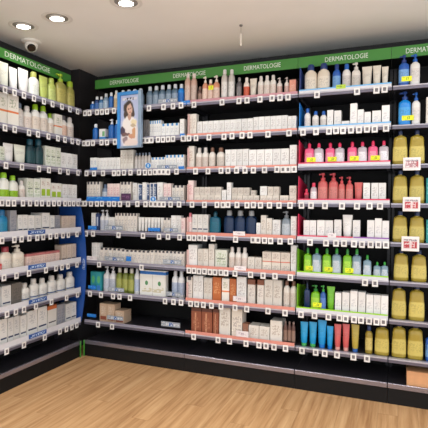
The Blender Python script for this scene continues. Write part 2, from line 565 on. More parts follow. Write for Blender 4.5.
# containers: (words, body colour, transmission, cap colour, label colour or None)
CONT = {
    'blue': ('blue', (42, 112, 196), .15, (230, 236, 244), None), 'navyclear': ('dark blue', (30, 66, 130), .2, (224, 228, 232), (60, 110, 180)),
    'blueclear': ('clear blue', (66, 124, 184), .3, (226, 230, 236), (150, 180, 210)), 'paleclear': ('pale blue clear', (140, 172, 200), .35, (214, 220, 226), (176, 196, 214)),
    'greyclear': ('grey-blue clear', (104, 134, 160), .35, (206, 214, 222), (150, 170, 190)), 'creamb': ('cream', (226, 216, 196), 0, (232, 230, 226), (206, 180, 140)),
    'sky': ('bright blue', (24, 128, 214), 0, (216, 222, 228), (20, 110, 196)), 'skyp': ('bright blue', (30, 136, 220), 0, (24, 60, 130), (70, 160, 226)),
    'greyw': ('beige-grey', (196, 188, 182), 0, (110, 122, 140), (206, 200, 196)), 'bluegrey': ('blue-grey', (130, 150, 178), .2, (80, 100, 130), (206, 212, 222)),
    'wpump': ('white', (222, 222, 224), 0, (214, 216, 222), (196, 202, 216)), 'wpump2': ('white', (222, 214, 208), 0, (200, 190, 186), (206, 170, 160)),
    'olive': ('olive green', (130, 142, 58), .25, (206, 206, 196), (166, 170, 90)), 'wblue': ('blue and white', (224, 226, 228), .0, (206, 210, 216), (176, 190, 214)),
    'beigeclear': ('beige-pink clear', (214, 178, 162), .15, (222, 212, 204), (220, 196, 184)), 'brown': ('dark brown', (92, 62, 54), 0, (120, 100, 92), (150, 120, 106)),
    'peach': ('peach', (224, 154, 122), .1, (232, 220, 210), (236, 206, 190)), 'clearw': ('tall clear white', (214, 206, 200), .2, (222, 218, 214), (226, 222, 218)),
    'greydark': ('dark grey', (92, 88, 92), .2, (140, 136, 136), (126, 120, 122)), 'orangew': ('orange-red and white', (228, 216, 206), 0, (230, 222, 214), (208, 92, 64)),
    'creamt': ('cream', (220, 212, 198), 0, (206, 198, 186), None), 'whiteb': ('white', (228, 224, 218), 0, (214, 208, 204), (220, 206, 196)),
    'whitebr': ('brown-capped white', (226, 220, 212), 0, (120, 84, 66), (214, 204, 194)), 'grey': ('grey', (128, 126, 128), 0, (90, 90, 94), None),
    'wt': ('white', (226, 224, 220), 0, (70, 76, 92), None), 'pinkb': ('pale pink', (232, 186, 190), 0, (214, 120, 132), (240, 222, 220)),
    'tealf': ('big teal', (12, 88, 114), 0, (16, 74, 92), (20, 104, 128)), 'navyb': ('navy', (12, 38, 72), 0, (150, 152, 154), (14, 44, 84)),
    'greyp': ('grey-blue clear', (150, 164, 176), .3, (130, 136, 142), (196, 206, 214)), 'navybeige': ('navy-capped beige', (218, 206, 188), 0, (28, 54, 112), (226, 216, 200)),
    'bluebig': ('blue', (30, 88, 176), 0, (24, 52, 120), (110, 160, 214)), 'wbluecap': ('blue-capped white', (228, 226, 222), 0, (26, 92, 176), (216, 210, 206)),
    'whitep': ('white', (222, 216, 208), 0, (216, 212, 206), (206, 198, 190)), 'pink': ('pink', (236, 92, 138), .15, (206, 34, 80), (244, 150, 176)),
    'pinkclear': ('clear pink-capped', (206, 196, 206), .25, (206, 40, 84), (236, 232, 238)), 'pinksmall': ('small crimson', (196, 50, 80), 0, (214, 50, 84), (150, 40, 60)),
    'clearpink': ('small clear pink-capped', (206, 190, 198), .2, (214, 60, 92), (238, 232, 234)), 'salmon': ('salmon pink', (204, 96, 94), .1, (196, 66, 74), (214, 128, 122)),
    'salmont': ('salmon pink', (206, 100, 98), 0, (240, 220, 216), None), 'salmont2': ('salmon red', (206, 92, 92), 0, (222, 160, 150), None),
    'whitet': ('white', (234, 232, 230), 0, (226, 224, 222), None), 'green': ('lime green', (124, 196, 30), .15, (40, 130, 46), (170, 220, 70)),
    'greenclear': ('clear green-capped', (140, 172, 190), .3, (44, 150, 50), (206, 216, 226)), 'navyd': ('dark navy', (22, 44, 88), 0, (20, 36, 70), None),
    'greenblue': ('blue and green', (44, 92, 170), .1, (60, 160, 60), (90, 130, 200)), 'greent': ('lime green', (112, 186, 40), 0, (60, 140, 40), None),
    'bluet': ('blue', (24, 150, 204), 0, (70, 170, 90), None), 'bluet2': ('bright blue', (20, 148, 212), 0, (16, 110, 196), None), 'goldt': ('gold', (178, 158, 66), 0, (40, 90, 160), None),
    'golds': ('small gold', (170, 146, 56), .2, (34, 56, 104), (206, 186, 110)), 'gold': ('golden', (188, 164, 62), .25, (26, 40, 78), (206, 188, 100)),
    'wolive': ('olive-capped white', (234, 234, 230), 0, (176, 182, 96), (226, 230, 222)), 'limet': ('light green', (184, 198, 104), 0, (150, 176, 60), None),
    'limeb': ('light green', (180, 194, 102), 0, (168, 184, 84), (192, 204, 124)), 'oliveb': ('olive green', (166, 162, 84), .1, (160, 192, 50), (186, 178, 100)),
    'wlime': ('lime-capped white', (230, 230, 226), 0, (146, 190, 30), (226, 214, 200)), 'wlimel': ('lime-labelled white', (230, 232, 224), 0, (146, 200, 40), (150, 196, 30)),
    'wdarkcap': ('dark-capped white', (226, 222, 216), 0, (100, 96, 100), (226, 190, 170)), 'whitegreent': ('white and green', (228, 230, 216), 0, (150, 190, 70), None),
    'darkteal': ('dark teal', (18, 52, 62), .1, (30, 76, 92), (28, 70, 76)), 'tealblue': ('teal blue', (22, 120, 168), 0, (20, 100, 150), (40, 140, 180)),
    'creamred': ('red-capped cream', (226, 214, 198), 0, (150, 50, 60), (230, 222, 210)), 'creamp': ('cream', (230, 222, 208), 0, (220, 214, 202), (222, 212, 196)),
    'wline': ('blue-lined white', (226, 224, 218), 0, (206, 202, 196), (222, 220, 216)),
}
NOUN = {'carton': ('carton', 'cartons'), 'bottle': ('bottle', 'bottles'), 'pump_bottle': ('pump bottle', 'pump bottles'), 'flacon': ('bottle', 'bottles'),
        'tube': ('tube', 'tubes'), 'oil_bottle': ('oil bottle', 'oil bottles')}
NAME = {'flacon': 'bottle'}


def carton_material(st):
    key = 'carton_' + st
    if key in MATS:
        return MATS[key]
    _, base, marks = CART[st]
    p = Print(key, base, 0.45)
    for mk in marks:
        if mk[0] == 'band':
            p.band(*mk[1:])
        elif mk[0] == 'rect':
            p.rect(*mk[1:])
        elif mk[0] == 'ellipse':
            p.ellipse(*mk[1:])
        else:
            soft = tuple(int(a_ * .7 + b_ * .3) for a_, b_ in zip(mk[5], base))
            p.scribble(*mk[1:5], soft, 6.0, 14.0, 0.52)
    MATS[key] = p.done()
    return MATS[key]


def label_material(col, line=None):
    key = 'label_%d_%d_%d%s' % (col[0], col[1], col[2], '_l' if line else '')
    if key in MATS:
        return MATS[key]
    p = Print(key, col, 0.4)
    dk = tuple(int(v * 0.90) for v in col)
    p.scribble(.12, .88, .25, .85, dk, 7.0, 15.0, 0.53)
    if line:
        p.rect(.0, 1.0, .2, .32, line)
    MATS[key] = p.done()
    return MATS[key]


m_sticker = None


def sticker_material():
    p = Print('yellow_promo_sticker', (250, 252, 40), 0.5)
    p.scribble(.1, .9, .2, .8, (150, 170, 40), 7.0, 3.0, 0.55)
    return p.done()


m_sticker = sticker_material()
PROTO = {}


def carton_mesh(st, w, h, d):
    bm = bmesh.new()
    add_box(bm, -w / 2, w / 2, 0, d, 0, h, 0.0012)
    return new_mesh('carton', bm, carton_material(st))


def ring_scale(rings, z, k):
    """half width / depth of a ring stack at height z, times k"""
    for a, b in zip(rings, rings[1:]):
        if a[2] <= z <= b[2] and b[2] > a[2]:
            t = (z - a[2]) / (b[2] - a[2])
            return ((a[0] + (b[0] - a[0]) * t) * k, (a[1] + (b[1] - a[1]) * t) * k, z, a[3])
    return (rings[-1][0] * k, rings[-1][1] * k, z, 2)


def parts_for(kind, st, w, h):
    """list of (part name, mesh, location) around the base centre; front towards -y, depth d"""
    words, col, tr, capc, labc = CONT[st]
    mb = mat('body_' + st, col, 0.28, trans=tr, noise=0.03)
    mc = mat('cap_' + st, capc, 0.35, noise=0.03)
    r = w / 2
    out = []
    if kind == 'bottle':
        d = min(r, 0.03)
        ch = min(h * 0.2, max(0.016, w * 0.7))
        hb = h - ch
        cr = r * (0.56 if h / w > 2.4 else 0.5)
        rings = [(r * .92, d * .92, 0, 2.6), (r, d, h * .02, 2.6), (r, d, hb * .80, 2.6), (r * .95, d * .95, hb * .87, 2.4), (r * .75, d * .75, hb * .95, 2.2), (cr * .9, min(cr, d) * .9, hb * .98, 2), (cr * .9, min(cr, d) * .9, hb, 2)]
        cr2 = min(cr, d)
        out.append(('body', loft_me('body', rings, mb), (0, d, 0)))
        out.append(('cap', loft_me('cap', [(cr, cr2, 0, 2), (cr * 1.02, cr2 * 1.02, ch * .1, 2), (cr * .96, cr2 * .96, ch * .85, 2), (cr * .8, cr2 * .8, ch, 2)], mc, 12), (0, d, hb + 0.0003)))
    elif kind == 'pump_bottle':
        d = min(r, 0.032)
        hb = h * 0.76
        cr = min(r * .42, d * .6)
        rings = [(r * .93, d * .93, 0, 3), (r, d, h * .02, 3), (r, d, hb * .82, 3), (r * .93, d * .93, hb * .9, 2.6), (r * .6, d * .6, hb * .97, 2.2), (cr, cr, hb, 2)]
        out.append(('body', loft_me('body', rings, mb), (0, d, 0)))
        bm = bmesh.new()
        ph = h - hb
        add_loft(bm, [(cr * 1.15, cr * 1.15, 0, 2), (cr * 1.15, cr * 1.15, ph * .35, 2), (cr * .5, cr * .5, ph * .40, 2), (cr * .42, cr * .42, ph * .68, 2), (cr * .95, cr * .95, ph * .70, 2), (cr * .9, cr * .9, ph, 2)], 10)
        add_box(bm, -r * .85, 0, -cr * .35, cr * .35, ph * .74, ph * .92, 0.001)
        out.append(('pump_head', new_mesh('pump_head', bm, mc, 40), (0, d, hb + 0.0003)))
    elif kind == 'flacon':
        d = min(r * .8, 0.03)
        ch = h * 0.19
        hb = h - ch
        cr = min(r * .36, d * .8)
        rings = [(r * .92, d * .9, 0, 3.4), (r, d, h * .025, 3.4), (r, d, hb * .84, 3.8), (r * .95, d * .95, hb * .90, 3.4), (r * .70, d * .76, hb * .945, 2.6), (cr * .9, cr * .9, hb * .965, 2), (cr * .9, cr * .9, hb, 2)]
        out.append(('body', loft_me('body', rings, mb, 16), (0, d, 0)))
        out.append(('cap', loft_me('cap', [(cr, cr, 0, 2), (cr, cr, ch * .55, 2), (cr * .9, cr * .9, ch * .8, 2), (cr * .5, cr * .5, ch, 2)], mc, 12), (0, d, hb + 0.0003)))
    elif kind == 'oil_bottle':
        d = 0.034
        ch = h * 0.13
        hb = h - ch
        cr = r * .32
        rings = [(r * .93, d * .92, 0, 3.6), (r, d, h * .02, 3.6), (r * .98, d, hb * .40, 3.8), (r * .90, d * .97, hb * .78, 3.6), (r * .85, d * .93, hb * .90, 3.2), (r * .64, d * .74, hb * .95, 2.6), (cr * .95, cr * .95, hb * .98, 2), (cr * .95, cr * .95, hb, 2)]
        out.append(('body', loft_me('body', rings, mb, 18), (0, d, 0)))
        out.append(('cap', loft_me('cap', [(cr, cr, 0, 2), (cr * 1.05, cr * 1.05, ch * .15, 2), (cr, cr, ch * .9, 2), (cr * .8, cr * .8, ch, 2)], mc, 12), (0, d, hb + 0.0003)))
    else:  # tube standing on its cap, crimped flat at the top
        d = min(r * .8, 0.024)
        ch = h * 0.12
        rings = [(r * .66, d * .8, ch, 2), (r * .78, d * .95, ch + h * .04, 2), (r * .86, d * .9, h * .45, 2), (r * .95, d * .5, h * .8, 2), (r, 0.0022, h * .94, 2.5), (r, 0.0014, h, 4)]
        out.append(('body', loft_me('body', rings, mb, 16), (0, d, 0)))
        out.append(('cap', loft_me('cap', [(r * .68, d * .84, 0, 2), (r * .7, d * .86, ch * .2, 2), (r * .68, d * .84, ch - .0004, 2)], mc, 12), (0, d, 0)))
        bm = bmesh.new()
        z0, z1 = h * .40, h * .72
        rr_ = [ring_scale(rings, z0, 1.012), ring_scale(rings, (z0 + z1) / 2, 1.012), ring_scale(rings, z1, 1.012)]
        add_loft(bm, rr_, 16, close=False)
        lc = tuple(int(min(255, v * .95 + 14)) for v in col)
        out.append(('label', new_mesh('label', bm, label_material(lc), 60), (0, d, 0)))
    if labc and kind != 'tube':
        z0, z1 = (hb * .16, hb * .70)
        if kind == 'oil_bottle':
            z0, z1 = hb * .12, hb * .60
        if st in ('wlimel',):
            z0, z1 = hb * .14, hb * .48
        rr_ = [ring_scale(rings, z0 + (z1 - z0) * k / 3, 1.012) for k in range(4)]
        bm = bmesh.new()
        seg = {'flacon': 16, 'oil_bottle': 18}.get(kind, 14)
        add_loft(bm, rr_, seg, close=False)
        # keep the label on the front and sides only
        back = [f_ for f_ in bm.faces if f_.calc_center_median().y > d * .55]
        bmesh.ops.delete(bm, geom=back, context='FACES')
        out.append(('label', new_mesh('label', bm, label_material(labc, (60, 84, 130) if st == 'wline' else None), 60), (0, d, 0)))
    return out, d


def sticker_mesh(w, h):
    bm = bmesh.new()
    add_box(bm, -w / 2, w / 2, -0.0012, 0.0, -h / 2, h / 2)
    return new_mesh('sticker', bm, m_sticker)


ROWS = [
    ('B1', 1, [
        ('bottle', 'blue', 1, 0.0343, 0.0786, 0.0948, 0.0, 0),
        ('bottle', 'navyclear', 1, 0.0797, 0.1257, 0.1373, 0.0, 0),
        ('bottle', 'blueclear', 1, 0.1279, 0.1736, 0.1334, 0.0, 0),
        ('bottle', 'paleclear', 1, 0.1758, 0.2275, 0.1574, 0.0, 0),
        ('bottle', 'blue', 1, 0.234, 0.283, 0.1614, 0.0, 0),
        ('bottle', 'creamb', 1, 0.2915, 0.3338, 0.1739, 0.0, 0),
        ('bottle', 'paleclear', 4, 0.3496, 0.5908, 0.1719, 0.0, 0),
        ('bottle', 'greyclear', 3, 0.6209, 0.8102, 0.1813, 0.0, 0),
        ('bottle', 'greyclear', 2, 0.8121, 0.9311, 0.1803, 0.0, 0),
        ('bottle', 'sky', 1, 0.9311, 0.9873, 0.1762, 0.0, 0),
    ], [0.0228, 0.0723, 0.1539, 0.2076, 0.2608, 0.3344, 0.6882, 0.8282, 0.9178, 0.9922]),
    ('B1', 2, [
        ('bottle', 'blue', 1, 0.0598, 0.1149, 0.1624, 0.0, 0),
        ('carton', 'wbg', 1, 0.1423, 0.2117, 0.11, 0.0, 0),
        ('pump_bottle', 'blue', 1, 0.2343, 0.293, 0.197, 0.0, 0),
        ('bottle', 'blue', 1, 0.2972, 0.3458, 0.1825, 0.0, 0),
        ('bottle', 'blue', 3, 0.3773, 0.5725, 0.1708, 0.0, 0),
        ('tube', 'grey', 3, 0.5956, 0.6585, 0.1664, 0.0, 0),
        ('carton', 'wbt', 5, 0.6655, 0.7803, 0.1532, 0.0, 0),
        ('carton', 'wbt', 4, 0.7822, 0.9521, 0.1207, 0.0, 0),
        ('carton', 'w', 1, 0.9578, 0.9989, 0.1513, 0.0, 0),
    ], [0.0128, 0.057, 0.1117, 0.2036, 0.2622, 0.3463, 0.636, 0.6754, 0.7145, 0.7775, 0.8254, 0.8729, 0.92, 1.0129]),
    ('B1', 3, [
        ('carton', 'wb', 2, 0.0443, 0.1216, 0.126, 0.0, 0),
        ('carton', 'w', 7, 0.1216, 0.3683, 0.1211, 0.0, 0),
        ('carton', 'cream', 4, 0.3715, 0.503, 0.1845, 0.0, 0),
        ('bottle', 'greyw', 5, 0.5133, 0.6743, 0.1547, 0.0, 0),
        ('carton', 'wbt', 4, 0.6842, 0.821, 0.1094, 0.0, 0),
        ('carton', 'wbt', 5, 0.8239, 1.0012, 0.1249, 0.0, 0),
    ], [0.0415, 0.1238, 0.2209, 0.3373, 0.3843, 0.4411, 0.5074, 0.593, 0.6526, 0.7018, 0.7505, 0.7939, 0.8323, 0.875, 0.9549]),
    ('B1', 4, [
        ('carton', 'wd', 4, 0.0064, 0.1513, 0.1804, 0.0, 0),
        ('bottle', 'bluegrey', 1, 0.1666, 0.2251, 0.1561, 0.0, 0),
        ('carton', 'pinkw', 4, 0.2316, 0.3646, 0.161, 0.0, 0),
        ('carton', 'wd', 3, 0.3699, 0.4811, 0.175, 0.0, 0),
        ('carton', 'w', 1, 0.4976, 0.5425, 0.1652, 0.0, 0),
        ('carton', 'wn', 1, 0.5476, 0.5932, 0.1559, 0.0, 0),
        ('carton', 'w', 1, 0.5982, 0.6323, 0.1686, 0.0, 0),
        ('carton', 'wn', 1, 0.6333, 0.6663, 0.1596, 0.0, 0),
        ('carton', 'wn', 2, 0.6702, 0.7384, 0.1634, 0.0, 0),
        ('carton', 'w', 1, 0.7453, 0.8008, 0.1671, 0.0, 0),
        ('carton', 'pinkw', 2, 0.8066, 0.8807, 0.1578, 0.0, 0),
        ('carton', 'wd', 3, 0.8864, 1.0034, 0.14, 0.0, 0),
    ], [-0.0129, 0.026, 0.0922, 0.1576, 0.2115, 0.2861, 0.3388, 0.4013, 0.4836, 0.5788, 0.6594, 0.7135, 0.7563, 0.7959, 0.8343, 0.9017, 0.9804]),
    ('B1', 5, [
        ('carton', 'w', 1, 0.0577, 0.1054, 0.1681, 0.0, 0),
        ('carton', 'navy', 1, 0.1065, 0.146, 0.1642, 0.0, 0),
        ('pump_bottle', 'wpump', 2, 0.1482, 0.2437, 0.1967, 0.0, 0),
        ('carton', 'w', 1, 0.2459, 0.3154, 0.1313, 0.0, 0),
        ('carton', 'wd', 7, 0.3185, 0.5442, 0.1706, 0.0, 0),
        ('tube', 'wt', 8, 0.5514, 0.8058, 0.1372, 0.0, 0),
        ('carton', 'wd', 2, 0.8097, 0.8761, 0.1365, 0.0, 0),
        ('carton', 'w', 2, 0.8828, 0.9757, 0.1577, 0.0, 0),
        ('carton', 'pinkw', 1, 0.9776, 1.0151, 0.1394, 0.0, 0),
    ], [0.0382, 0.1152, 0.3873, 0.6364, 0.7931, 0.8792, 0.9882]),
    ('B1', 6, [
        ('carton', 'w', 3, 0.0645, 0.1528, 0.1672, 0.0, 0),
        ('carton', 'wd', 5, 0.1539, 0.3834, 0.1245, 0.0, 0),
        ('carton', 'wd', 7, 0.3855, 0.68, 0.1184, 0.0, 0),
        ('carton', 'wd', 9, 0.682, 1.0127, 0.1258, 0.0, 0),
    ], [0.1817, 0.6233]),
    ('B1', 7, [
        ('carton', 'teal', 2, 0.0533, 0.1737, 0.1746, 0.0, 0),
        ('pump_bottle', 'wpump', 2, 0.1846, 0.314, 0.2283, 0.0, 0),
        ('bottle', 'olive', 3, 0.3215, 0.5098, 0.2246, 0.0, 0),
        ('bottle', 'wblue', 1, 0.5118, 0.563, 0.2281, 0.0, 0),
        ('carton', 'display', 1, 0.5772, 0.837, 0.2242, 0.0, 0),
        ('bottle', 'wblue', 2, 0.8852, 1.0028, 0.2306, 0.0, 0),
    ], [0.0846, 0.2046, 0.3326, 0.4007, 0.5089, 0.8548, 0.9355, 1.0057]),
    ('B1', 8, [
        ('carton', 'tan', 2, 0.1531, 0.3176, 0.1644, 0.0, 0),
        ('carton', 'tan', 1, 0.3197, 0.4159, 0.113, 0.0, 0),
    ], [0.1734, 0.3235]),
    ('B2', 1, [
        ('bottle', 'beigeclear', 1, 0.9929, 1.0466, 0.2587, 0.0, 0),
        ('bottle', 'beigeclear', 1, 1.0503, 1.1033, 0.253, 0.0, 0),
        ('bottle', 'brown', 1, 1.1161, 1.1559, 0.1373, 0.0, 0),
        ('pump_bottle', 'peach', 1, 1.1577, 1.2043, 0.217, 0.0, 0),
        ('bottle', 'peach', 1, 1.2052, 1.2514, 0.1877, 0.0, 0.62),
        ('pump_bottle', 'peach', 1, 1.2523, 1.3069, 0.2169, 0.0, 0),
        ('bottle', 'clearw', 1, 1.3235, 1.3772, 0.2587, 0.0, 0),
        ('bottle', 'clearw', 1, 1.385, 1.4381, 0.2524, 0.0, 0),
        ('bottle', 'greydark', 1, 1.4568, 1.5008, 0.18, 0.0, 0),
        ('bottle', 'orangew', 1, 1.5176, 1.5643, 0.1746, 0.0, 0),
        ('tube', 'creamt', 1, 1.5676, 1.6254, 0.1629, 0.0, 0),
        ('bottle', 'whiteb', 3, 1.6336, 1.7827, 0.1747, 0.0, 0),
        ('pump_bottle', 'wpump2', 1, 1.7899, 1.8309, 0.1482, 0.0, 0),
        ('pump_bottle', 'wpump2', 1, 1.8497, 1.8848, 0.145, 0.0, 0),
        ('carton', 'peachc', 1, 1.8903, 1.9412, 0.1202, 0.0, 0),
    ], [1.1107, 1.3569, 1.5007, 1.5669, 1.6725, 1.7681, 1.8307, 1.8925]),
    ('B2', 2, [
        ('carton', 'cream', 2, 1.0406, 1.1121, 0.1869, 0.0, 0),
        ('carton', 'w', 10, 1.1185, 1.6037, 0.1194, 0.0, 0),
        ('carton', 'w', 6, 1.6054, 1.8804, 0.1261, 0.0, 0),
        ('carton', 'w', 2, 1.882, 1.9485, 0.1168, 0.0, 0),
    ], [1.0221, 1.0678, 1.1311, 1.2467, 1.3768, 1.4448, 1.5285, 1.5944, 1.7396, 1.9035]),
    ('B2', 3, [
        ('carton', 'cream', 1, 1.0429, 1.0917, 0.195, 0.0, 0),
        ('bottle', 'whiteb', 2, 1.1027, 1.2165, 0.1787, 0.0, 0),
        ('bottle', 'whitebr', 1, 1.2201, 1.277, 0.1753, 0.0, 0),
        ('bottle', 'whitebr', 1, 1.2875, 1.3593, 0.1726, 0.0, 0),
        ('carton', 'w', 4, 1.3697, 1.5685, 0.1519, 0.0, 0),
        ('carton', 'w', 5, 1.5702, 1.8954, 0.1437, 0.0, 0),
        ('carton', 'w', 1, 1.8985, 1.9542, 0.1688, 0.0, 0),
    ], [1.129, 1.2404, 1.3537, 1.4136, 1.4855, 1.5562, 1.6252, 1.7148, 1.8138, 1.8605, 1.8992, 1.9451]),
    ('B2', 4, [
        ('carton', 'pinkw', 1, 1.0406, 1.0904, 0.1809, 0.0, 0),
        ('carton', 'creaml', 4, 1.0959, 1.3376, 0.058, 0.0, 0),
        ('carton', 'creamd', 5, 1.0959, 1.3376, 0.066, 0.0585, 0),
        ('carton', 'w', 1, 1.3428, 1.3811, 0.1002, 0.0, 0),
        ('carton', 'w', 1, 1.3863, 1.4242, 0.16, 0.0, 0),
        ('carton', 'creaml', 5, 1.4285, 1.6591, 0.055, 0.0, 0),
        ('carton', 'creamd', 3, 1.4285, 1.5807, 0.062, 0.0555, 0),
        ('carton', 'creamd', 1, 1.5898, 1.6295, 0.04, 0.0555, 0),
        ('carton', 'creaml', 3, 1.6673, 1.8202, 0.055, 0.0, 0),
        ('carton', 'w', 1, 1.6673, 1.7242, 0.072, 0.0555, 0),
        ('carton', 'creamd', 2, 1.7282, 1.8202, 0.068, 0.0555, 0),
        ('carton', 'creaml', 1, 1.825, 1.8957, 0.055, 0.0, 0),
        ('carton', 'creaml', 1, 1.9003, 1.9561, 0.055, 0.0, 0),
        ('carton', 'creamd', 1, 1.9003, 1.9561, 0.075, 0.0555, 0),
    ], [1.0998, 1.212, 1.3218, 1.3736, 1.4164, 1.4925, 1.5757, 1.6282, 1.6858, 1.7578, 1.8327, 1.9179]),
    ('B2', 5, [
        ('bottle', 'pinkb', 1, 1.0318, 1.0762, 0.182, 0.0, 0),
        ('carton', 'wdl', 3, 1.0799, 1.2252, 0.1706, 0.0, 0),
        ('flacon', 'tealf', 1, 1.2324, 1.3227, 0.1968, 0.0, 0),
        ('bottle', 'navyb', 3, 1.3542, 1.6375, 0.2071, 0.0, 0),
        ('carton', 'w', 1, 1.6392, 1.6736, 0.1122, 0.0, 0),
        ('carton', 'cream', 1, 1.6753, 1.7192, 0.1731, 0.0, 0),
        ('carton', 'cream', 1, 1.7209, 1.7652, 0.1503, 0.0, 0),
        ('carton', 'w', 1, 1.7692, 1.833, 0.1389, 0.0, 0),
        ('pump_bottle', 'greyp', 1, 1.8393, 1.9099, 0.2066, 0.0, 0),
        ('carton', 'w', 1, 1.9146, 1.9595, 0.1686, 0.0, 0),
    ], [1.0748, 1.1203, 1.1707, 1.2189, 1.2895, 1.4836, 1.6279, 1.6686, 1.7211, 1.7697, 1.8437, 1.9243]),
    ('B2', 6, [
        ('carton', 'w', 1, 1.0453, 1.1282, 0.1887, 0.0, 0),
        ('carton', 'cream', 2, 1.1337, 1.2295, 0.1593, 0.0, 0),
        ('carton', 'cream', 1, 1.2331, 1.283, 0.2014, 0.0, 0),
        ('carton', 'wg', 1, 1.2901, 1.3935, 0.1581, 0.0, 0),
        ('bottle', 'whiteb', 3, 1.4039, 1.5657, 0.1829, 0.0, 0),
        ('carton', 'cream', 2, 1.5691, 1.6865, 0.1113, 0.0, 0),
        ('carton', 'creaml', 3, 1.6898, 1.9133, 0.08, 0.0, 0),
        ('carton', 'creamc', 3, 1.6898, 1.9133, 0.08, 0.0805, 0),
        ('carton', 'w', 1, 1.9187, 1.9629, 0.2197, 0.0, 0),
    ], [1.0771, 1.1227, 1.1678, 1.217, 1.2657, 1.3096, 1.3617, 1.4048, 1.4813, 1.6113, 1.7121, 1.8077, 1.9277]),
    ('B2', 7, [
        ('carton', 'wd', 1, 1.0327, 1.0865, 0.1918, 0.0, 0),
        ('carton', 'w', 2, 1.0939, 1.1852, 0.2081, 0.0, 0),
        ('carton', 'cream', 2, 1.1906, 1.2661, 0.1948, 0.0, 0),
        ('carton', 'orange', 1, 1.2696, 1.3456, 0.2051, 0.0, 0),
        ('carton', 'wor', 1, 1.3509, 1.4153, 0.2004, 0.0, 0),
        ('carton', 'orange', 1, 1.4188, 1.4755, 0.2015, 0.0, 0),
        ('carton', 'w', 1, 1.4789, 1.5603, 0.2226, 0.0, 0),
        ('carton', 'wbr', 1, 1.572, 1.6336, 0.2074, 0.0, 0),
        ('carton', 'wbr', 1, 1.6518, 1.706, 0.2094, 0.0, 0),
        ('carton', 'cream', 2, 1.7092, 1.8514, 0.2165, 0.0, 0),
        ('bottle', 'whitebr', 2, 1.8585, 1.9663, 0.2134, 0.0, 0),
    ], [1.0941, 1.1495, 1.2097, 1.2806, 1.3644, 1.4842, 1.582, 1.7553, 1.8893]),
    ('B2', 8, [
        ('carton', 'copper', 2, 1.0778, 1.2686, 0.2127, 0.0, 0),
        ('carton', 'copper', 1, 1.274, 1.3254, 0.2177, 0.0, 0),
        ('carton', 'cream', 1, 1.3307, 1.4267, 0.2455, 0.0, 0),
        ('carton', 'creaml', 1, 1.4397, 1.5294, 0.25, 0.0, 0),
        ('carton', 'brownl', 1, 1.5328, 1.58, 0.1207, 0.0, 0),
        ('carton', 'cream', 2, 1.5833, 1.7578, 0.1152, 0.0, 0),
        ('carton', 'cream', 1, 1.7611, 1.857, 0.1708, 0.0, 0),
        ('bottle', 'brown', 3, 1.865, 1.9589, 0.1735, 0.0, 0),
    ], [1.1238, 1.341, 1.4411, 1.5792, 1.6859, 1.7425, 1.8062, 1.8965]),
    ('B3', 1, [
        ('bottle', 'navybeige', 2, 2.0023, 2.1938, 0.2236, 0.0, 0),
        ('bottle', 'bluebig', 1, 2.2112, 2.2702, 0.2084, 0.0, 0),
        ('bottle', 'wbluecap', 1, 2.2817, 2.3426, 0.2032, 0.0, 0),
        ('pump_bottle', 'whitep', 1, 2.3482, 2.411, 0.2063, 0.0, 0),
        ('tube', 'creamt', 1, 2.4207, 2.4921, 0.1691, 0.0, 0),
        ('tube', 'creamt', 1, 2.4955, 2.5529, 0.1688, 0.0, 0),
        ('tube', 'creamt', 1, 2.5569, 2.6023, 0.1542, 0.0, 0),
    ], [2.1099, 2.3936, 2.5257, 2.5794]),
    ('B3', 2, [
        ('bottle', 'wbluecap', 1, 2.0065, 2.0541, 0.1673, 0.0, 0),
        ('bottle', 'wbluecap', 1, 2.0661, 2.1152, 0.1444, 0.0, 0),
        ('bottle', 'wbluecap', 1, 2.1256, 2.1742, 0.1403, 0.0, 0),
        ('carton', 'wp', 1, 2.1785, 2.2236, 0.1431, 0.0, 0),
        ('carton', 'wp', 1, 2.2294, 2.2798, 0.135, 0.0, 0),
        ('carton', 'wp', 1, 2.2826, 2.3408, 0.0549, 0.0, 0),
        ('carton', 'wp', 1, 2.3437, 2.3927, 0.1796, 0.0, 0),
        ('carton', 'wp', 1, 2.3941, 2.4392, 0.1319, 0.0, 0),
        ('carton', 'wp', 1, 2.4427, 2.488, 0.1106, 0.0, 0),
        ('carton', 'wp', 1, 2.4961, 2.557, 0.1165, 0.0, 0),
        ('carton', 'wp', 1, 2.5611, 2.6145, 0.1506, 0.0, 0),
    ], [2.0097, 2.1061, 2.2006, 2.2507, 2.3002, 2.3561, 2.4113, 2.4659, 2.5178, 2.5928]),
    ('B3', 3, [
        ('flacon', 'pink', 1, 2.0107, 2.0816, 0.1801, 0.0, 1),
        ('flacon', 'pinkclear', 1, 2.0831, 2.1529, 0.1771, 0.0, 0),
        ('flacon', 'pink', 1, 2.1676, 2.2361, 0.1765, 0.0, 1),
        ('flacon', 'pinkclear', 1, 2.2375, 2.305, 0.1736, 0.0, 0),
        ('flacon', 'pink', 1, 2.3277, 2.3939, 0.1772, 0.0, 1),
        ('flacon', 'pinkclear', 1, 2.3995, 2.4646, 0.1741, 0.0, 0),
        ('flacon', 'pink', 1, 2.4728, 2.5383, 0.1782, 0.0, 1),
        ('flacon', 'pinkclear', 1, 2.5464, 2.6107, 0.175, 0.0, 0),
    ], []),
    ('B3', 4, [
        ('bottle', 'pinksmall', 1, 2.0112, 2.0476, 0.1059, 0.0, 0),
        ('bottle', 'clearpink', 1, 2.0581, 2.1076, 0.1515, 0.0, 0),
        ('pump_bottle', 'salmon', 1, 2.1135, 2.1874, 0.2236, 0.0, 0),
        ('pump_bottle', 'salmon', 1, 2.1932, 2.2644, 0.2222, 0.0, 0),
        ('pump_bottle', 'salmon', 1, 2.2658, 2.3131, 0.194, 0.0, 0),
        ('pump_bottle', 'salmon', 1, 2.3174, 2.3712, 0.1934, 0.0, 0),
        ('tube', 'salmont', 1, 2.3796, 2.4382, 0.1515, 0.0, 0),
        ('carton', 'w', 1, 2.4424, 2.4906, 0.1466, 0.0, 0),
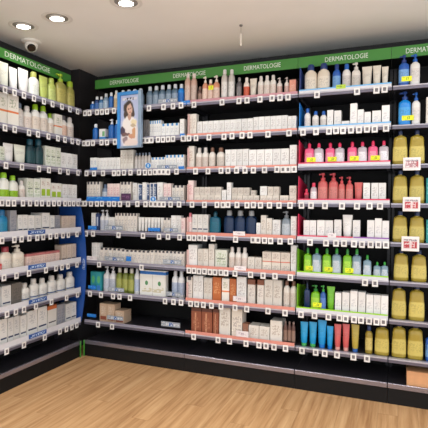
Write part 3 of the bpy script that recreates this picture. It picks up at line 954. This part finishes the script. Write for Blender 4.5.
        ('carton', 'w', 2, 2.4974, 2.5989, 0.1458, 0.0, 0),
    ], [2.0054, 2.0764, 2.1791, 2.3008, 2.4055, 2.4909, 2.5614]),
    ('B3', 5, [
        ('carton', 'wp', 2, 2.0132, 2.1082, 0.1405, 0.0, 0),
        ('carton', 'wp', 2, 2.1134, 2.2334, 0.1428, 0.0, 0),
        ('carton', 'wp', 1, 2.2407, 2.2926, 0.1485, 0.0, 0),
        ('tube', 'whitet', 1, 2.2984, 2.3716, 0.1861, 0.0, 0),
        ('carton', 'wp', 1, 2.3737, 2.4255, 0.1483, 0.0, 0),
        ('carton', 'wp', 1, 2.474, 2.5247, 0.1503, 0.0, 0),
        ('carton', 'wp', 1, 2.5261, 2.5742, 0.1643, 0.0, 0),
        ('carton', 'wp', 1, 2.5762, 2.6231, 0.1481, 0.0, 0),
    ], [2.0725, 2.19, 2.262, 2.3187, 2.3887, 2.4438, 2.5024, 2.5548, 2.6053]),
    ('B3', 6, [
        ('flacon', 'green', 1, 2.0166, 2.0743, 0.2023, 0.0, 1),
        ('flacon', 'greenclear', 1, 2.0788, 2.1461, 0.2051, 0.0, 0),
        ('flacon', 'green', 1, 2.1564, 2.2197, 0.2054, 0.0, 1),
        ('flacon', 'greenclear', 1, 2.227, 2.2921, 0.2085, 0.0, 0),
        ('flacon', 'green', 1, 2.3065, 2.3691, 0.2075, 0.0, 1),
        ('flacon', 'greenclear', 1, 2.3734, 2.4351, 0.2104, 0.0, 0),
        ('flacon', 'greenclear', 1, 2.4504, 2.5056, 0.17, 0.0, 0),
        ('flacon', 'greenclear', 1, 2.522, 2.5709, 0.1228, 0.0, 0),
        ('flacon', 'greenclear', 1, 2.5736, 2.6206, 0.1257, 0.0, 0),
    ], [2.4684, 2.5361]),
    ('B3', 7, [
        ('flacon', 'navyd', 1, 2.0216, 2.0672, 0.208, 0.0, 0),
        ('pump_bottle', 'green', 1, 2.0718, 2.1423, 0.196, 0.0, 1),
        ('pump_bottle', 'greenblue', 1, 2.1437, 2.1867, 0.1987, 0.0, 0),
        ('tube', 'greent', 1, 2.1926, 2.2511, 0.1933, 0.0, 0),
        ('carton', 'wp', 1, 2.254, 2.3003, 0.154, 0.0, 0),
        ('carton', 'wp', 1, 2.306, 2.3588, 0.1614, 0.0, 0),
        ('carton', 'wp', 1, 2.3631, 2.4153, 0.1762, 0.0, 0),
        ('carton', 'wp', 1, 2.4195, 2.471, 0.1719, 0.0, 0),
        ('carton', 'wp', 3, 2.4752, 2.6262, 0.1586, 0.0, 0),
    ], [2.012, 2.113, 2.2148, 2.2938, 2.3377, 2.3965, 2.4449, 2.4997, 2.5503, 2.5964]),
    ('B3', 8, [
        ('tube', 'bluet', 1, 1.9944, 2.0556, 0.1808, 0.0, 0),
        ('tube', 'bluet', 1, 2.0617, 2.122, 0.1862, 0.0, 0),
        ('tube', 'bluet2', 1, 2.1265, 2.1933, 0.207, 0.0, 0),
        ('tube', 'bluet2', 1, 2.1948, 2.2447, 0.169, 0.0, 0),
        ('tube', 'salmont2', 1, 2.2505, 2.3026, 0.1899, 0.0, 0),
        ('tube', 'salmont2', 1, 2.3098, 2.3627, 0.1961, 0.0, 0),
        ('tube', 'goldt', 1, 2.3741, 2.4305, 0.1997, 0.0, 0),
        ('bottle', 'golds', 1, 2.4709, 2.5233, 0.2007, 0.0, 0),
        ('oil_bottle', 'gold', 1, 2.5356, 2.6371, 0.2291, 0.0, 0),
    ], [2.023, 2.1255, 2.1916, 2.2805, 2.3963, 2.4901]),
    ('B4', 1, [
        ('pump_bottle', 'bluebig', 1, 2.6682, 2.7395, 0.2243, 0.0, 1),
        ('pump_bottle', 'wbluecap', 1, 2.7433, 2.8084, 0.2224, 0.0, 0),
    ], []),
    ('B4', 2, [
        ('pump_bottle', 'skyp', 1, 2.6711, 2.7541, 0.2408, 0.0, 1),
        ('pump_bottle', 'wbluecap', 1, 2.758, 2.8141, 0.2272, 0.0, 0),
        ('carton', 'cream', 1, 2.8494, 2.8994, 0.1862, 0.0, 0),
    ], []),
    ('B4', 3, [
        ('oil_bottle', 'gold', 1, 2.6372, 2.7379, 0.2411, 0.0, 0),
        ('oil_bottle', 'gold', 1, 2.7456, 2.8476, 0.2397, 0.0, 0),
    ], []),
    ('B4', 4, [
        ('oil_bottle', 'gold', 1, 2.6415, 2.7423, 0.2341, 0.0, 0),
        ('oil_bottle', 'gold', 1, 2.75, 2.8521, 0.2319, 0.0, 0),
        ('carton', 'teal2', 1, 2.8584, 2.9209, 0.177, 0.0, 0),
    ], []),
    ('B4', 5, [
        ('oil_bottle', 'gold', 1, 2.6457, 2.7466, 0.2178, 0.0, 0),
        ('oil_bottle', 'gold', 1, 2.7544, 2.8566, 0.215, 0.0, 0),
        ('carton', 'teal2', 1, 2.8629, 2.9255, 0.1613, 0.0, 0),
    ], []),
    ('B4', 6, [
        ('oil_bottle', 'gold', 1, 2.6566, 2.7574, 0.2239, 0.0, 0),
        ('oil_bottle', 'gold', 1, 2.7717, 2.8737, 0.2191, 0.0, 0),
    ], []),
    ('B4', 7, [
        ('oil_bottle', 'gold', 1, 2.6475, 2.7462, 0.25, 0.0, 0),
        ('oil_bottle', 'gold', 1, 2.7605, 2.8656, 0.2483, 0.0, 0),
    ], []),
    ('B4', 8, [
        ('oil_bottle', 'gold', 1, 2.6518, 2.7506, 0.25, 0.0, 0),
        ('oil_bottle', 'gold', 1, 2.7571, 2.8612, 0.2497, 0.0, 0),
        ('flacon', 'bluebig', 1, 2.8739, 2.9392, 0.2066, 0.0, 0),
    ], []),
    ('L', 1, [
        ('tube', 'whitegreent', 1, -0.9091, -0.8194, 0.2016, 0.0, 0),
        ('tube', 'whitet', 1, -0.8117, -0.7291, 0.1869, 0.0, 0),
        ('tube', 'whitet', 1, -0.7231, -0.6153, 0.2042, 0.0, 0),
        ('bottle', 'wolive', 1, -0.6067, -0.5057, 0.2104, 0.0, 0),
        ('tube', 'limet', 1, -0.4989, -0.3993, 0.2054, 0.0, 0),
        ('bottle', 'limeb', 1, -0.3945, -0.3045, 0.2146, 0.0, 0),
        ('pump_bottle', 'oliveb', 1, -0.2971, -0.1739, 0.2797, 0.0, 0),
        ('bottle', 'oliveb', 1, -0.1607, -0.0601, 0.2457, 0.0, 0),
    ], [-0.9171, -0.828, -0.7344, -0.6306, -0.521, -0.4216, -0.3071, -0.2045, -0.1023]),
    ('L', 2, [
        ('carton', 'wor', 1, -0.9183, -0.8517, 0.245, 0.0, 0),
        ('carton', 'wor', 1, -0.8479, -0.737, 0.248, 0.0, 0),
        ('bottle', 'greyw', 1, -0.733, -0.6718, 0.2074, 0.0, 0),
        ('bottle', 'whiteb', 1, -0.6655, -0.5848, 0.1996, 0.0, 0),
        ('bottle', 'wlime', 1, -0.5805, -0.4961, 0.2295, 0.0, 0),
        ('bottle', 'wlime', 1, -0.4893, -0.4057, 0.2357, 0.0, 0),
        ('bottle', 'wlime', 1, -0.3986, -0.3383, 0.1881, 0.0, 0),
        ('carton', 'wor', 1, -0.3334, -0.2432, 0.1946, 0.0, 0),
        ('bottle', 'wdarkcap', 1, -0.238, -0.1623, 0.202, 0.0, 0),
        ('bottle', 'whiteb', 1, -0.157, -0.0756, 0.1994, 0.0, 0),
    ], [-0.9172, -0.826, -0.6829, -0.5871, -0.4689, -0.3558, -0.2682, -0.1743, -0.0955]),
    ('L', 3, [
        ('carton', 'wg', 1, -0.9185, -0.8743, 0.121, 0.0, 0),
        ('tube', 'whitet', 1, -0.8706, -0.7727, 0.1536, 0.0, 0),
        ('tube', 'whitegreent', 1, -0.7668, -0.6443, 0.1559, 0.0, 0),
        ('bottle', 'darkteal', 1, -0.638, -0.5494, 0.2149, 0.0, 0),
        ('bottle', 'darkteal', 1, -0.5472, -0.4566, 0.2233, 0.0, 0),
        ('carton', 'wg', 3, -0.4474, -0.2627, 0.1821, 0.0, 0),
        ('carton', 'w', 3, -0.2576, -0.0409, 0.1483, 0.0, 0),
    ], [-0.9081, -0.7542, -0.5756, -0.4625, -0.3303, -0.2286, -0.0943]),
    ('L', 4, [
        ('bottle', 'wlimel', 1, -0.9004, -0.8175, 0.2049, 0.0, 0),
        ('bottle', 'wlimel', 1, -0.8117, -0.7267, 0.1879, 0.0, 0),
        ('bottle', 'whiteb', 1, -0.7166, -0.6609, 0.1534, 0.0, 0),
        ('carton', 'wg', 2, -0.6546, -0.5065, 0.1764, 0.0, 0),
        ('carton', 'wlsq', 2, -0.5019, -0.3853, 0.1858, 0.0, 0),
        ('carton', 'wlsq', 2, -0.3805, -0.249, 0.1512, 0.0, 0),
        ('carton', 'w', 3, -0.2413, -0.0425, 0.1477, 0.0, 0),
    ], [-0.9447, -0.8896, -0.8327, -0.744, -0.6719, -0.6025, -0.5419, -0.4677, -0.4027, -0.3418, -0.2663, -0.2092, -0.1533, -0.0931]),
    ('L', 5, [
        ('bottle', 'tealblue', 1, -0.9188, -0.8271, 0.2001, 0.0, 0),
        ('carton', 'grey', 1, -0.8194, -0.7567, 0.1955, 0.0, 0),
        ('carton', 'wdl', 2, -0.7467, -0.6438, 0.1604, 0.0, 0),
        ('carton', 'wdl', 2, -0.6396, -0.4946, 0.155, 0.0, 0),
        ('carton', 'wdl', 1, -0.4901, -0.3966, 0.1727, 0.0, 0),
        ('carton', 'wdl', 1, -0.3919, -0.336, 0.1496, 0.0, 0),
        ('carton', 'grey', 1, -0.3311, -0.266, 0.1501, 0.0, 0),
        ('carton', 'tanw', 2, -0.2533, -0.0609, 0.1423, 0.0, 0),
    ], [-0.9449, -0.8288, -0.7579, -0.6779, -0.5934, -0.5267, -0.4448, -0.3729, -0.2909, -0.2213, -0.1057]),
    ('L', 6, [
        ('carton', 'red', 1, -0.9281, -0.9006, 0.0768, 0.0, 0),
        ('bottle', 'creamred', 1, -0.8969, -0.7902, 0.196, 0.0, 0),
        ('pump_bottle', 'creamp', 1, -0.7824, -0.6646, 0.2003, 0.0, 0),
        ('carton', 'pinkl', 9, -0.6541, -0.2728, 0.1213, 0.0, 0),
        ('carton', 'tanw', 3, -0.2473, -0.0541, 0.1621, 0.0, 0),
    ], [-0.9268, -0.8083, -0.6818, -0.4954, -0.377, -0.3026, -0.2255, -0.1045]),
    ('L', 7, [
        ('carton', 'wdl', 1, -0.9008, -0.8117, 0.1787, 0.0, 0),
        ('carton', 'greyd', 1, -0.8058, -0.7059, 0.1857, 0.0, 0),
        ('bottle', 'wline', 1, -0.6976, -0.6069, 0.1674, 0.0, 0),
        ('bottle', 'wline', 1, -0.5983, -0.5073, 0.1881, 0.0, 0),
        ('bottle', 'wline', 1, -0.5005, -0.4073, 0.177, 0.0, 0),
        ('bottle', 'wline', 1, -0.3977, -0.2947, 0.1838, 0.0, 0),
        ('bottle', 'wline', 1, -0.2846, -0.1811, 0.1767, 0.0, 0),
        ('bottle', 'wline', 1, -0.1678, -0.0585, 0.1839, 0.0, 0),
    ], [-0.8991, -0.8131, -0.7332, -0.6068, -0.4304, -0.2428, -0.0949]),
    ('L', 8, [
        ('carton', 'wdl', 1, -0.9194, -0.8502, 0.2106, 0.0, 0),
        ('carton', 'wdl', 2, -0.8445, -0.7262, 0.2033, 0.0, 0),
        ('carton', 'wdl', 1, -0.72, -0.6536, 0.1937, 0.0, 0),
        ('carton', 'wdl', 1, -0.6483, -0.5384, 0.2127, 0.0, 0),
        ('carton', 'wdl', 1, -0.5317, -0.4256, 0.2175, 0.0, 0),
        ('carton', 'wor2', 1, -0.4185, -0.3089, 0.2068, 0.0, 0),
        ('carton', 'grey', 2, -0.3014, -0.2065, 0.1943, 0.0, 0),
        ('carton', 'wdl', 2, -0.1934, -0.0503, 0.1808, 0.0, 0),
    ], [-0.9019, -0.733, -0.508, -0.326, -0.2431, -0.1704, -0.1048]),
]
PLATES = [
    ('B1', 1, 'bar', 0.7737, 0.9581, 2.2568, 2.2904),
    ('B1', 3, 'badge', 0.6526, 0.7096, 1.7076, 1.7557),
    ('B1', 3, 'bar', 0.768, 0.9541, 1.7021, 1.7324),
    ('B1', 4, 'tray', 0.0402, 0.394, 1.4234, 1.4647),
    ('B1', 4, 'plum', 0.4095, 0.5091, 1.4316, 1.4922),
    ('B1', 4, 'badge', 0.7037, 0.7602, 1.4226, 1.4671),
    ('B1', 4, 'bar', 0.7941, 0.9879, 1.4336, 1.464),
    ('B1', 5, 'tray', 0.0579, 0.15, 1.1647, 1.1993),
    ('B1', 5, 'bar', 0.2373, 0.4266, 1.1676, 1.2086),
    ('B1', 5, 'tray', 0.684, 0.8009, 1.1691, 1.1982),
    ('B1', 5, 'bar', 0.8393, 0.9716, 1.1705, 1.2009),
    ('B1', 6, 'white', 0.0424, 0.1512, 0.8874, 0.9221),
    ('B1', 6, 'bar', 0.2386, 0.4437, 0.8915, 0.929),
    ('B1', 6, 'tray', 0.4643, 0.5154, 0.8977, 0.94),
    ('B1', 6, 'bar', 0.8318, 1.0017, 0.8971, 0.9326),
    ('B1', 7, 'tray', 0.0601, 0.148, 0.6248, 0.6541),
    ('B1', 7, 'bar', 0.2774, 0.4452, 0.6195, 0.6553),
    ('B1', 7, 'bar', 0.8626, 0.9993, 0.6238, 0.661),
    ('B1', 8, 'tray', 0.0501, 0.1492, 0.3662, 0.3955),
    ('B1', 8, 'bar', 0.2681, 0.4365, 0.3645, 0.4004),
    ('B1', 8, 'bar', 0.8166, 0.9969, 0.3616, 0.4041),
    ('B1', 2, 'tray', 0.9835, 1.025, 1.9666, 1.9915),
    ('B1', 3, 'tray', 0.0777, 0.154, 1.7052, 1.7287),
    ('B1', 1, 'tray', 0.9905, 1.0729, 2.2297, 2.261),
    ('B1', 3, 'tray', 0.9708, 1.0227, 1.6959, 1.7192),
    ('B2', 5, 'white', 1.4603, 1.5608, 1.1568, 1.1902),
    ('B2', 6, 'white', 1.4715, 1.572, 0.8802, 0.9152),
    ('B2', 7, 'white', 1.4659, 1.575, 0.6326, 0.6725),
    ('B2', 8, 'white', 1.4941, 1.5978, 0.3505, 0.3985),
    ('B2', 3, 'white', 1.4715, 1.5632, 1.685, 1.7087),
    ('B3', 1, 'lime', 2.2461, 2.3139, 2.253, 2.2819),
    ('B3', 5, 'white', 2.2008, 2.2612, 1.1659, 1.1998),
    ('L', 5, 'logo', -0.6874, -0.4996, 1.1526, 1.1866),
    ('L', 6, 'logo', -0.685, -0.4921, 0.8785, 0.9125),
    ('L', 7, 'logo', -0.6784, -0.48, 0.6044, 0.6384),
    ('L', 8, 'logo', -0.6782, -0.484, 0.3303, 0.3643),
]
PROMOS = [
    (3, 2.7075, 2.819, 1.6489, 1.7385),
    (4, 2.7093, 2.821, 1.3661, 1.4655),
    (5, 2.7059, 2.8192, 1.0905, 1.193),
]

LABELS = {}


def place(bay, s, kind, st, u, w, h, lift, sticker):
    z = H[s - 1] + TOP + 0.0012 + lift
    front = 0.035 + random.uniform(0, 0.004)
    left = bay == 'L'
    jit = random.uniform(-1, 1) * 0.012
    rz = (math.pi / 2 if left else 0) + (jit if kind != 'carton' else jit * 0.5)
    loc = (-front, u, z) if left else (u, front, z)
    key = (kind, st, round(w, 4), round(h, 4))
    name = NAME.get(kind, kind)
    if kind == 'carton':
        if key not in PROTO:
            d = 0.05 if st == 'display' else min(max(w * 1.3, 0.05), 0.12)
            PROTO[key] = carton_mesh(st, w, h, d)
        o = link(name, PROTO[key], None, loc, (0, 0, rz))
        words = CART[st][0]
    else:
        o = empty(name, loc, rz)
        if key not in PROTO:
            PROTO[key] = parts_for(kind, st, w, h)
        parts, d = PROTO[key]
        for pn, me, pl in parts:
            link(pn, me, o, pl)
        if sticker:
            sh = 0.034
            link('sticker', sticker_mesh(w * .95, sh), o, (w * .26, -0.0016, (0.034 + sh / 2) if sticker == 1 else h * sticker))
        words = CONT[st][0]
    LABELS.setdefault((bay, s, kind if kind != 'flacon' else 'bottle', words), []).append((u, lift, o))


tag_print = Print('price_tag_face', (238, 236, 234), 0.4)
tag_print.rect(.25, .75, .25, .75, (84, 80, 85))
tag_print.scribble(.25, .75, .25, .75, (156, 152, 156), 14.0, 14.0, 0.54)
m_tag = tag_print.done()
tag_me = box_me('price_tag', -0.0205, 0.0205, -0.0045, 0.0, -0.025, 0.025, m_tag, bev=0.0012)

for bay, s, runs, tags in ROWS:
    for kind, st, n, a, b, h, lift, sticker in runs:
        pitch = (b - a) / n
        for k in range(n):
            hv = h if lift else h
            place(bay, s, kind, st, a + pitch * (k + .5), pitch * (0.955 if n > 1 else (1.0 if kind == 'flacon' else 0.975)), hv, lift, sticker)
    for k, u in enumerate(tags):
        z = H[s - 1] + random.uniform(-.002, .001)
        tl = random.uniform(-.03, .03)
        if bay == 'L':
            o = link('price_tag', tag_me, None, (0.0095, u, z), (0, tl, math.pi / 2))
        else:
            o = link('price_tag', tag_me, None, (u, -0.0095, z), (0, tl, 0))
        tag(o, f'{ORD[k + 1]} white price tag from left on the {SHELF[s]} shelf of the {BAY[bay]}', 'price tag', 'white shelf price tags')

for (bay, s, kind, words), items in LABELS.items():
    items.sort(key=lambda q: (round(q[0], 3), q[1]))
    one, many = NOUN[kind]
    n = len(items)
    for k, (u, lift, o) in enumerate(items):
        if n == 1:
            lb = f'{words} {one} on the {SHELF[s]} shelf of the {BAY[bay]}'
        else:
            pos = 'leftmost' if k == 0 else ('rightmost' if k == n - 1 else f'{ORD[k + 1]} from left')
            lb = f'{pos} of {NUM[n]} {words} {many}, {SHELF[s]} shelf, {BAY[bay]}'
        tag(o, lb, one, f'{many} on the {SHELF[s]} shelf of the {BAY[bay]}')

# ------------------------------------------------------------------ plates and small signs on the shelf fronts
PM = {}


def plate_material(k):
    if k in PM:
        return PM[k]
    if k == 'bar':
        p = Print('grey_shelf_sign', (150, 160, 172), 0.4)
        p.rect(.42, .62, .15, .85, (60, 104, 170))
        p.scribble(.05, .95, .2, .8, (206, 210, 216), 12, 3, .52)
    elif k == 'badge':
        p = Print('blue_badge', (226, 232, 240), 0.4)
        p.ellipse(.5, .5, .47, .47, (52, 136, 212))
        p.ellipse(.5, .5, .14, .3, (196, 220, 240))
    elif k == 'logo':
        p = Print('blue_brand_plate', (36, 84, 158), 0.4)
        p.scribble(.08, .92, .22, .78, (186, 204, 230), 16, 2.4, .50)
    elif k == 'white':
        p = Print('white_info_plate', (236, 230, 232), 0.4)
        p.scribble(.2, .8, .3, .7, (190, 176, 186), 8, 4, .52)
    elif k == 'lime':
        p = Print('lime_info_plate', (190, 222, 60), 0.4)
        p.scribble(.1, .9, .3, .7, (120, 160, 40), 8, 4, .52)
    elif k == 'plum':
        p = Print('plum_tray', (78, 44, 82), 0.4)
        p.scribble(.1, .9, .3, .7, (120, 80, 120), 6, 4, .52)
    else:
        p = Print('bright_blue_tray', (20, 120, 214), 0.35)
        p.scribble(.05, .95, .55, .85, (90, 170, 230), 10, 3, .58)
    PM[k] = p.done()
    return PM[k]


PW_ = {'bar': ('shelf_sign', 'slim grey-blue shelf sign', 'sign'), 'badge': ('badge', 'round blue badge', 'badge'), 'logo': ('brand_plate', 'blue brand plate with white lettering', 'sign'),
       'white': ('info_plate', 'small white info plate', 'sign'), 'lime': ('info_plate', 'lime yellow info plate', 'sign'), 'plum': ('tray_front', 'plum tray front', 'tray'),
       'tray': ('tray_front', 'bright blue tray front', 'tray')}
cnt = {}
for q_ in PLATES:
    cnt.setdefault((q_[0], q_[1], q_[2]), []).append(q_)
for (bay, s, k), lst in cnt.items():
    lst.sort(key=lambda q_: q_[3])
    for j, (bay, s, k, a, b, z0, z1) in enumerate(lst):
        nm, words, cat = PW_[k]
        w, hh = b - a, z1 - z0
        loc = (0.0066, (a + b) / 2, (z0 + z1) / 2) if bay == 'L' else ((a + b) / 2, -0.0066, (z0 + z1) / 2)
        o = link(nm, box_me(nm, -w / 2, w / 2, -0.0022, 0.0, -hh / 2, hh / 2, plate_material(k), bev=0.0006), None, loc, (0, 0, math.pi / 2 if bay == 'L' else 0))
        pos = '' if len(lst) == 1 else ('left ' if j == 0 else ('right ' if j == len(lst) - 1 else 'middle '))
        tag(o, f'{pos}{words} on the {SHELF[s]} shelf edge of the {BAY[bay]}', cat, 'plates on the shelf fronts')

# red promotion displays in front of the golden bottles
for j, (s, a, b, z0, z1) in enumerate(PROMOS):
    w, hh = b - a, z1 - z0
    root = empty('promo_display', ((a + b) / 2, -0.010, z0))
    tag(root, f'white framed red price display, {ORD[j + 1]} from top, far right bay', 'price display', 'red price displays')
    box('frame', -w / 2, w / 2, -0.012, 0.0, 0, hh, mat('promo_frame', (238, 232, 230), 0.4), root, bev=0.003, seg=2)
    p = Print('promo_screen_%d' % j, (226, 214, 214), 0.3)
    if j == 0:
        p.scribble(.05, .95, .1, .8, (176, 130, 136), 9, 7, .46)
        p.rect(.82, .96, .2, .75, (180, 90, 96))
    else:
        p.rect(.04, .44, .08, .74, (186, 52, 60))
        p.rect(.58, .96, .08, .74, (186, 52, 60))
        p.scribble(.10, .92, .14, .70, (226, 196, 196), 6, 5, .56)
    p.scribble(.05, .95, .8, .95, (120, 112, 120), 12, 9, .48)
    box('screen', -w * .40, w * .40, -0.0132, -0.0121, hh * .16, hh * .84, p.done(), root)

# ------------------------------------------------------------------ poster
pw, ph = 0.250, 0.486
root = empty('poster_light_box', (0.520, -0.036, 1.884), math.radians(-4))
tag(root, 'blue framed poster of a dark-haired woman in white hanging before the shelves', 'poster')
fr = mat('poster_blue_frame', (56, 136, 206), 0.35)
fr2 = mat('poster_silver_edge', (150, 172, 196), 0.3, metal=0.4)
t_ = 0.030
box('backing', -pw / 2 + .002, pw / 2 - .002, -0.012, 0.0, .002, ph - .002, mat('poster_back', (90, 110, 140), .5), root)
box('frame_side', -pw / 2, -pw / 2 + t_, -0.026, -0.0121, 0, ph, fr, root, bev=.002)
box('frame_side', pw / 2 - t_, pw / 2 - .010, -0.026, -0.0121, 0, ph, fr2, root, bev=.002)
box('frame_edge', pw / 2 - .0099, pw / 2 + .004, -0.030, 0.001, 0, ph, fr2, root, bev=.002)
box('frame_top', -pw / 2 + t_ + .0002, pw / 2 - t_ - .0002, -0.026, -0.0121, ph - t_, ph, fr, root, bev=.002)
box('frame_bottom', -pw / 2 + t_ + .0002, pw / 2 - t_ - .0002, -0.026, -0.0121, 0, t_ * .6, fr2, root, bev=.002)
p = Print('poster_picture', (186, 194, 224), 0.3)
p.rect(0, .5, .5, 1, (176, 186, 222))
p.rect(.1, .9, .90, .95, (214, 212, 222))
p.scribble(.25, .75, .90, .95, (60, 60, 90), 12, 14, .5)
p.warp(.16, 7.0)
for e_ in ((.44, .735, .27, .155, (62, 48, 44)), (.34, .62, .17, .09, (72, 56, 52)), (.66, .64, .12, .10, (74, 58, 54)),
           (.50, .22, .46, .34, (232, 222, 218)), (.50, .45, .40, .13, (238, 230, 226)), (.50, .575, .10, .06, (196, 154, 136)),
           (.50, .715, .155, .105, (214, 176, 158)), (.45, .735, .045, .014, (110, 82, 74)), (.57, .735, .045, .014, (110, 82, 74)),
           (.51, .655, .06, .014, (186, 116, 108)), (.74, .46, .17, .05, (232, 216, 178)), (.70, .40, .14, .03, (196, 176, 150)),
           (.12, .30, .13, .10, (80, 66, 84)), (.32, .23, .24, .035, (120, 92, 92)), (.62, .19, .18, .05, (206, 152, 124)),
           (.74, .27, .09, .09, (210, 160, 120)), (.25, .12, .14, .07, (150, 130, 136)), (.60, .06, .36, .07, (232, 214, 206))):
    p.ellipse(*e_, soft=.35)
box('picture', -pw / 2 + t_ + .0003, pw / 2 - t_ - .0003, -0.0135, -0.0121, t_ * .6 + .0003, ph - t_ - .0003, p.done(), root)

# ------------------------------------------------------------------ cardboard box on the base shelf
kr = empty('cardboard_box', (2.99, 0.020, 0.1402))
tag(kr, 'brown cardboard shipping box on the base shelf of the far right bay', 'box')
m_kraft = mat('kraft_card', (214, 158, 112), 0.7, noise=0.06, scale=18)
box('carton_body', -0.235, 0.235, 0, 0.24, 0, 0.100, m_kraft, kr, bev=.002)
box('flap', -0.235, 0.235, 0.0, 0.118, 0.1005, 0.104, m_kraft, kr)
box('flap', -0.235, 0.235, 0.122, 0.24, 0.1005, 0.104, m_kraft, kr)
box('tape', -0.236, 0.236, 0.095, 0.145, 0.1042, 0.1047, mat('packing_tape', (196, 152, 110), .3), kr)

# ------------------------------------------------------------------ ceiling fixtures
m_trim = mat('white_lamp_trim', (232, 228, 220), 0.4, noise=0.02)
m_can = mat('lamp_can', (150, 145, 138), 0.4)
m_lens = mat('lamp_glow', (255, 250, 240), 0.3, emit=18.0, noise=0.0)


def torus_me(name, R, r, m, seg=28, tub=8, flat=1.0):
    bm = bmesh.new()
    vs = [[bm.verts.new(((R + r * math.cos(2 * math.pi * j / tub)) * math.cos(2 * math.pi * i / seg), (R + r * math.cos(2 * math.pi * j / tub)) * math.sin(2 * math.pi * i / seg), flat * r * math.sin(2 * math.pi * j / tub))) for j in range(tub)] for i in range(seg)]
    for i in range(seg):
        for j in range(tub):
            bm.faces.new((vs[i][j], vs[(i + 1) % seg][j], vs[(i + 1) % seg][(j + 1) % tub], vs[i][(j + 1) % tub]))
    return new_mesh(name, bm, m, 60)


trim_me = torus_me('trim_ring', 0.090, 0.015, m_trim, flat=0.22)
can_me = loft_me('lamp_recess', [(0.076, 0.076, -0.0015, 2), (0.076, 0.076, -0.0002, 2)], m_can, 24)
head_me = loft_me('lamp_head', [(0.040, 0.040, 0.0, 2), (0.050, 0.050, -0.006, 2), (0.052, 0.052, -0.022, 2)], m_trim, 24)
lens_me = loft_me('lens', [(0.046, 0.046, -0.0232, 2), (0.045, 0.045, -0.0222, 2)], m_lens, 24)
for k, (x, y) in enumerate(SPOTS):
    root = empty('recessed_spotlight', (x, y, CEIL))
    where = ['leftmost, above the left wall unit', 'second from left, beside the security camera', 'third from left, cut by the top picture edge'][k] if k < 3 else f'number {NUM[k + 1]}, added out of view to light the shop'
    tag(root, f'round recessed ceiling spotlight, {where}', 'ceiling light', 'recessed ceiling spotlights')
    link('trim_ring', trim_me, root, (0, 0, -0.003))
    link('lamp_recess', can_me, root)
    tilt = math.radians(24 if k < 7 else 0)
    # heads face the back shelves
    hd_ = link('lamp_head', head_me, root, (0, 0.0, 0.012), (math.radians(5 if k < 7 else 0), 0, 0))
    link('lens', lens_me, hd_)
    ld = bpy.data.lights.new('spot_lamp', 'SPOT')
    ld.energy = SPOT_POWER if k < 7 else DOWN_POWER
    ld.color = (1.0, 0.98, 0.95)
    ld.spot_size = math.radians(125)
    ld.spot_blend = 0.9
    ld.shadow_soft_size = 0.05
    lo = bpy.data.objects.new('spot_lamp', ld)
    COL.objects.link(lo)
    lo.parent = root
    lo.location = (0, 0.03, -0.062)
    lo.rotation_euler = (tilt, 0, 0)

# security dome camera
dc = empty('security_camera', (-0.072, -0.574, CEIL))
dc.scale = (1.25, 1.25, 1.25)
tag(dc, 'white round security camera on the ceiling above the left header sign', 'camera')
m_sec = mat('security_white', (222, 218, 210), 0.4, noise=0.02)
link('base_plate', loft_me('base_plate', [(0.052, 0.052, -0.018, 2), (0.060, 0.060, -0.012, 2), (0.062, 0.062, -0.0002, 2)], m_sec, 24), dc)
bm = bmesh.new()
bmesh.ops.create_uvsphere(bm, u_segments=20, v_segments=12, radius=0.042)
ball = link('camera_ball', new_mesh('camera_ball', bm, m_sec, 60), dc, (0, 0, -0.030))
ball.rotation_euler = Vector((0.60, -0.50, -0.62)).to_track_quat('-Z', 'Y').to_euler()
link('lens', loft_me('lens', [(0.020, 0.020, -0.0455, 2), (0.026, 0.026, -0.034, 2)], mat('black_lens', (14, 14, 16), .15), 20), ball, (0, 0, 0))

# thin rod hanging from the ceiling
hr = empty('ceiling_hook', (1.6065, -0.294, CEIL))
tag(hr, 'thin white rod hanging on a small hook from the ceiling', 'hook')
link('hook_plate', loft_me('hook_plate', [(0.010, 0.010, -0.010, 2), (0.013, 0.013, -0.0002, 2)], mat('hook_metal', (110, 104, 96), .4), 14), hr)
link('wire', loft_me('wire', [(0.0016, 0.0016, -0.060, 2), (0.0016, 0.0016, -0.0101, 2)], mat('hook_wire', (150, 142, 132), .4), 8), hr)
link('rod', loft_me('rod', [(0.005, 0.005, -0.150, 2), (0.007, 0.007, -0.146, 2), (0.007, 0.007, -0.066, 2), (0.003, 0.003, -0.0601, 2)], mat('rod_white', (226, 216, 204), .4), 10), hr)
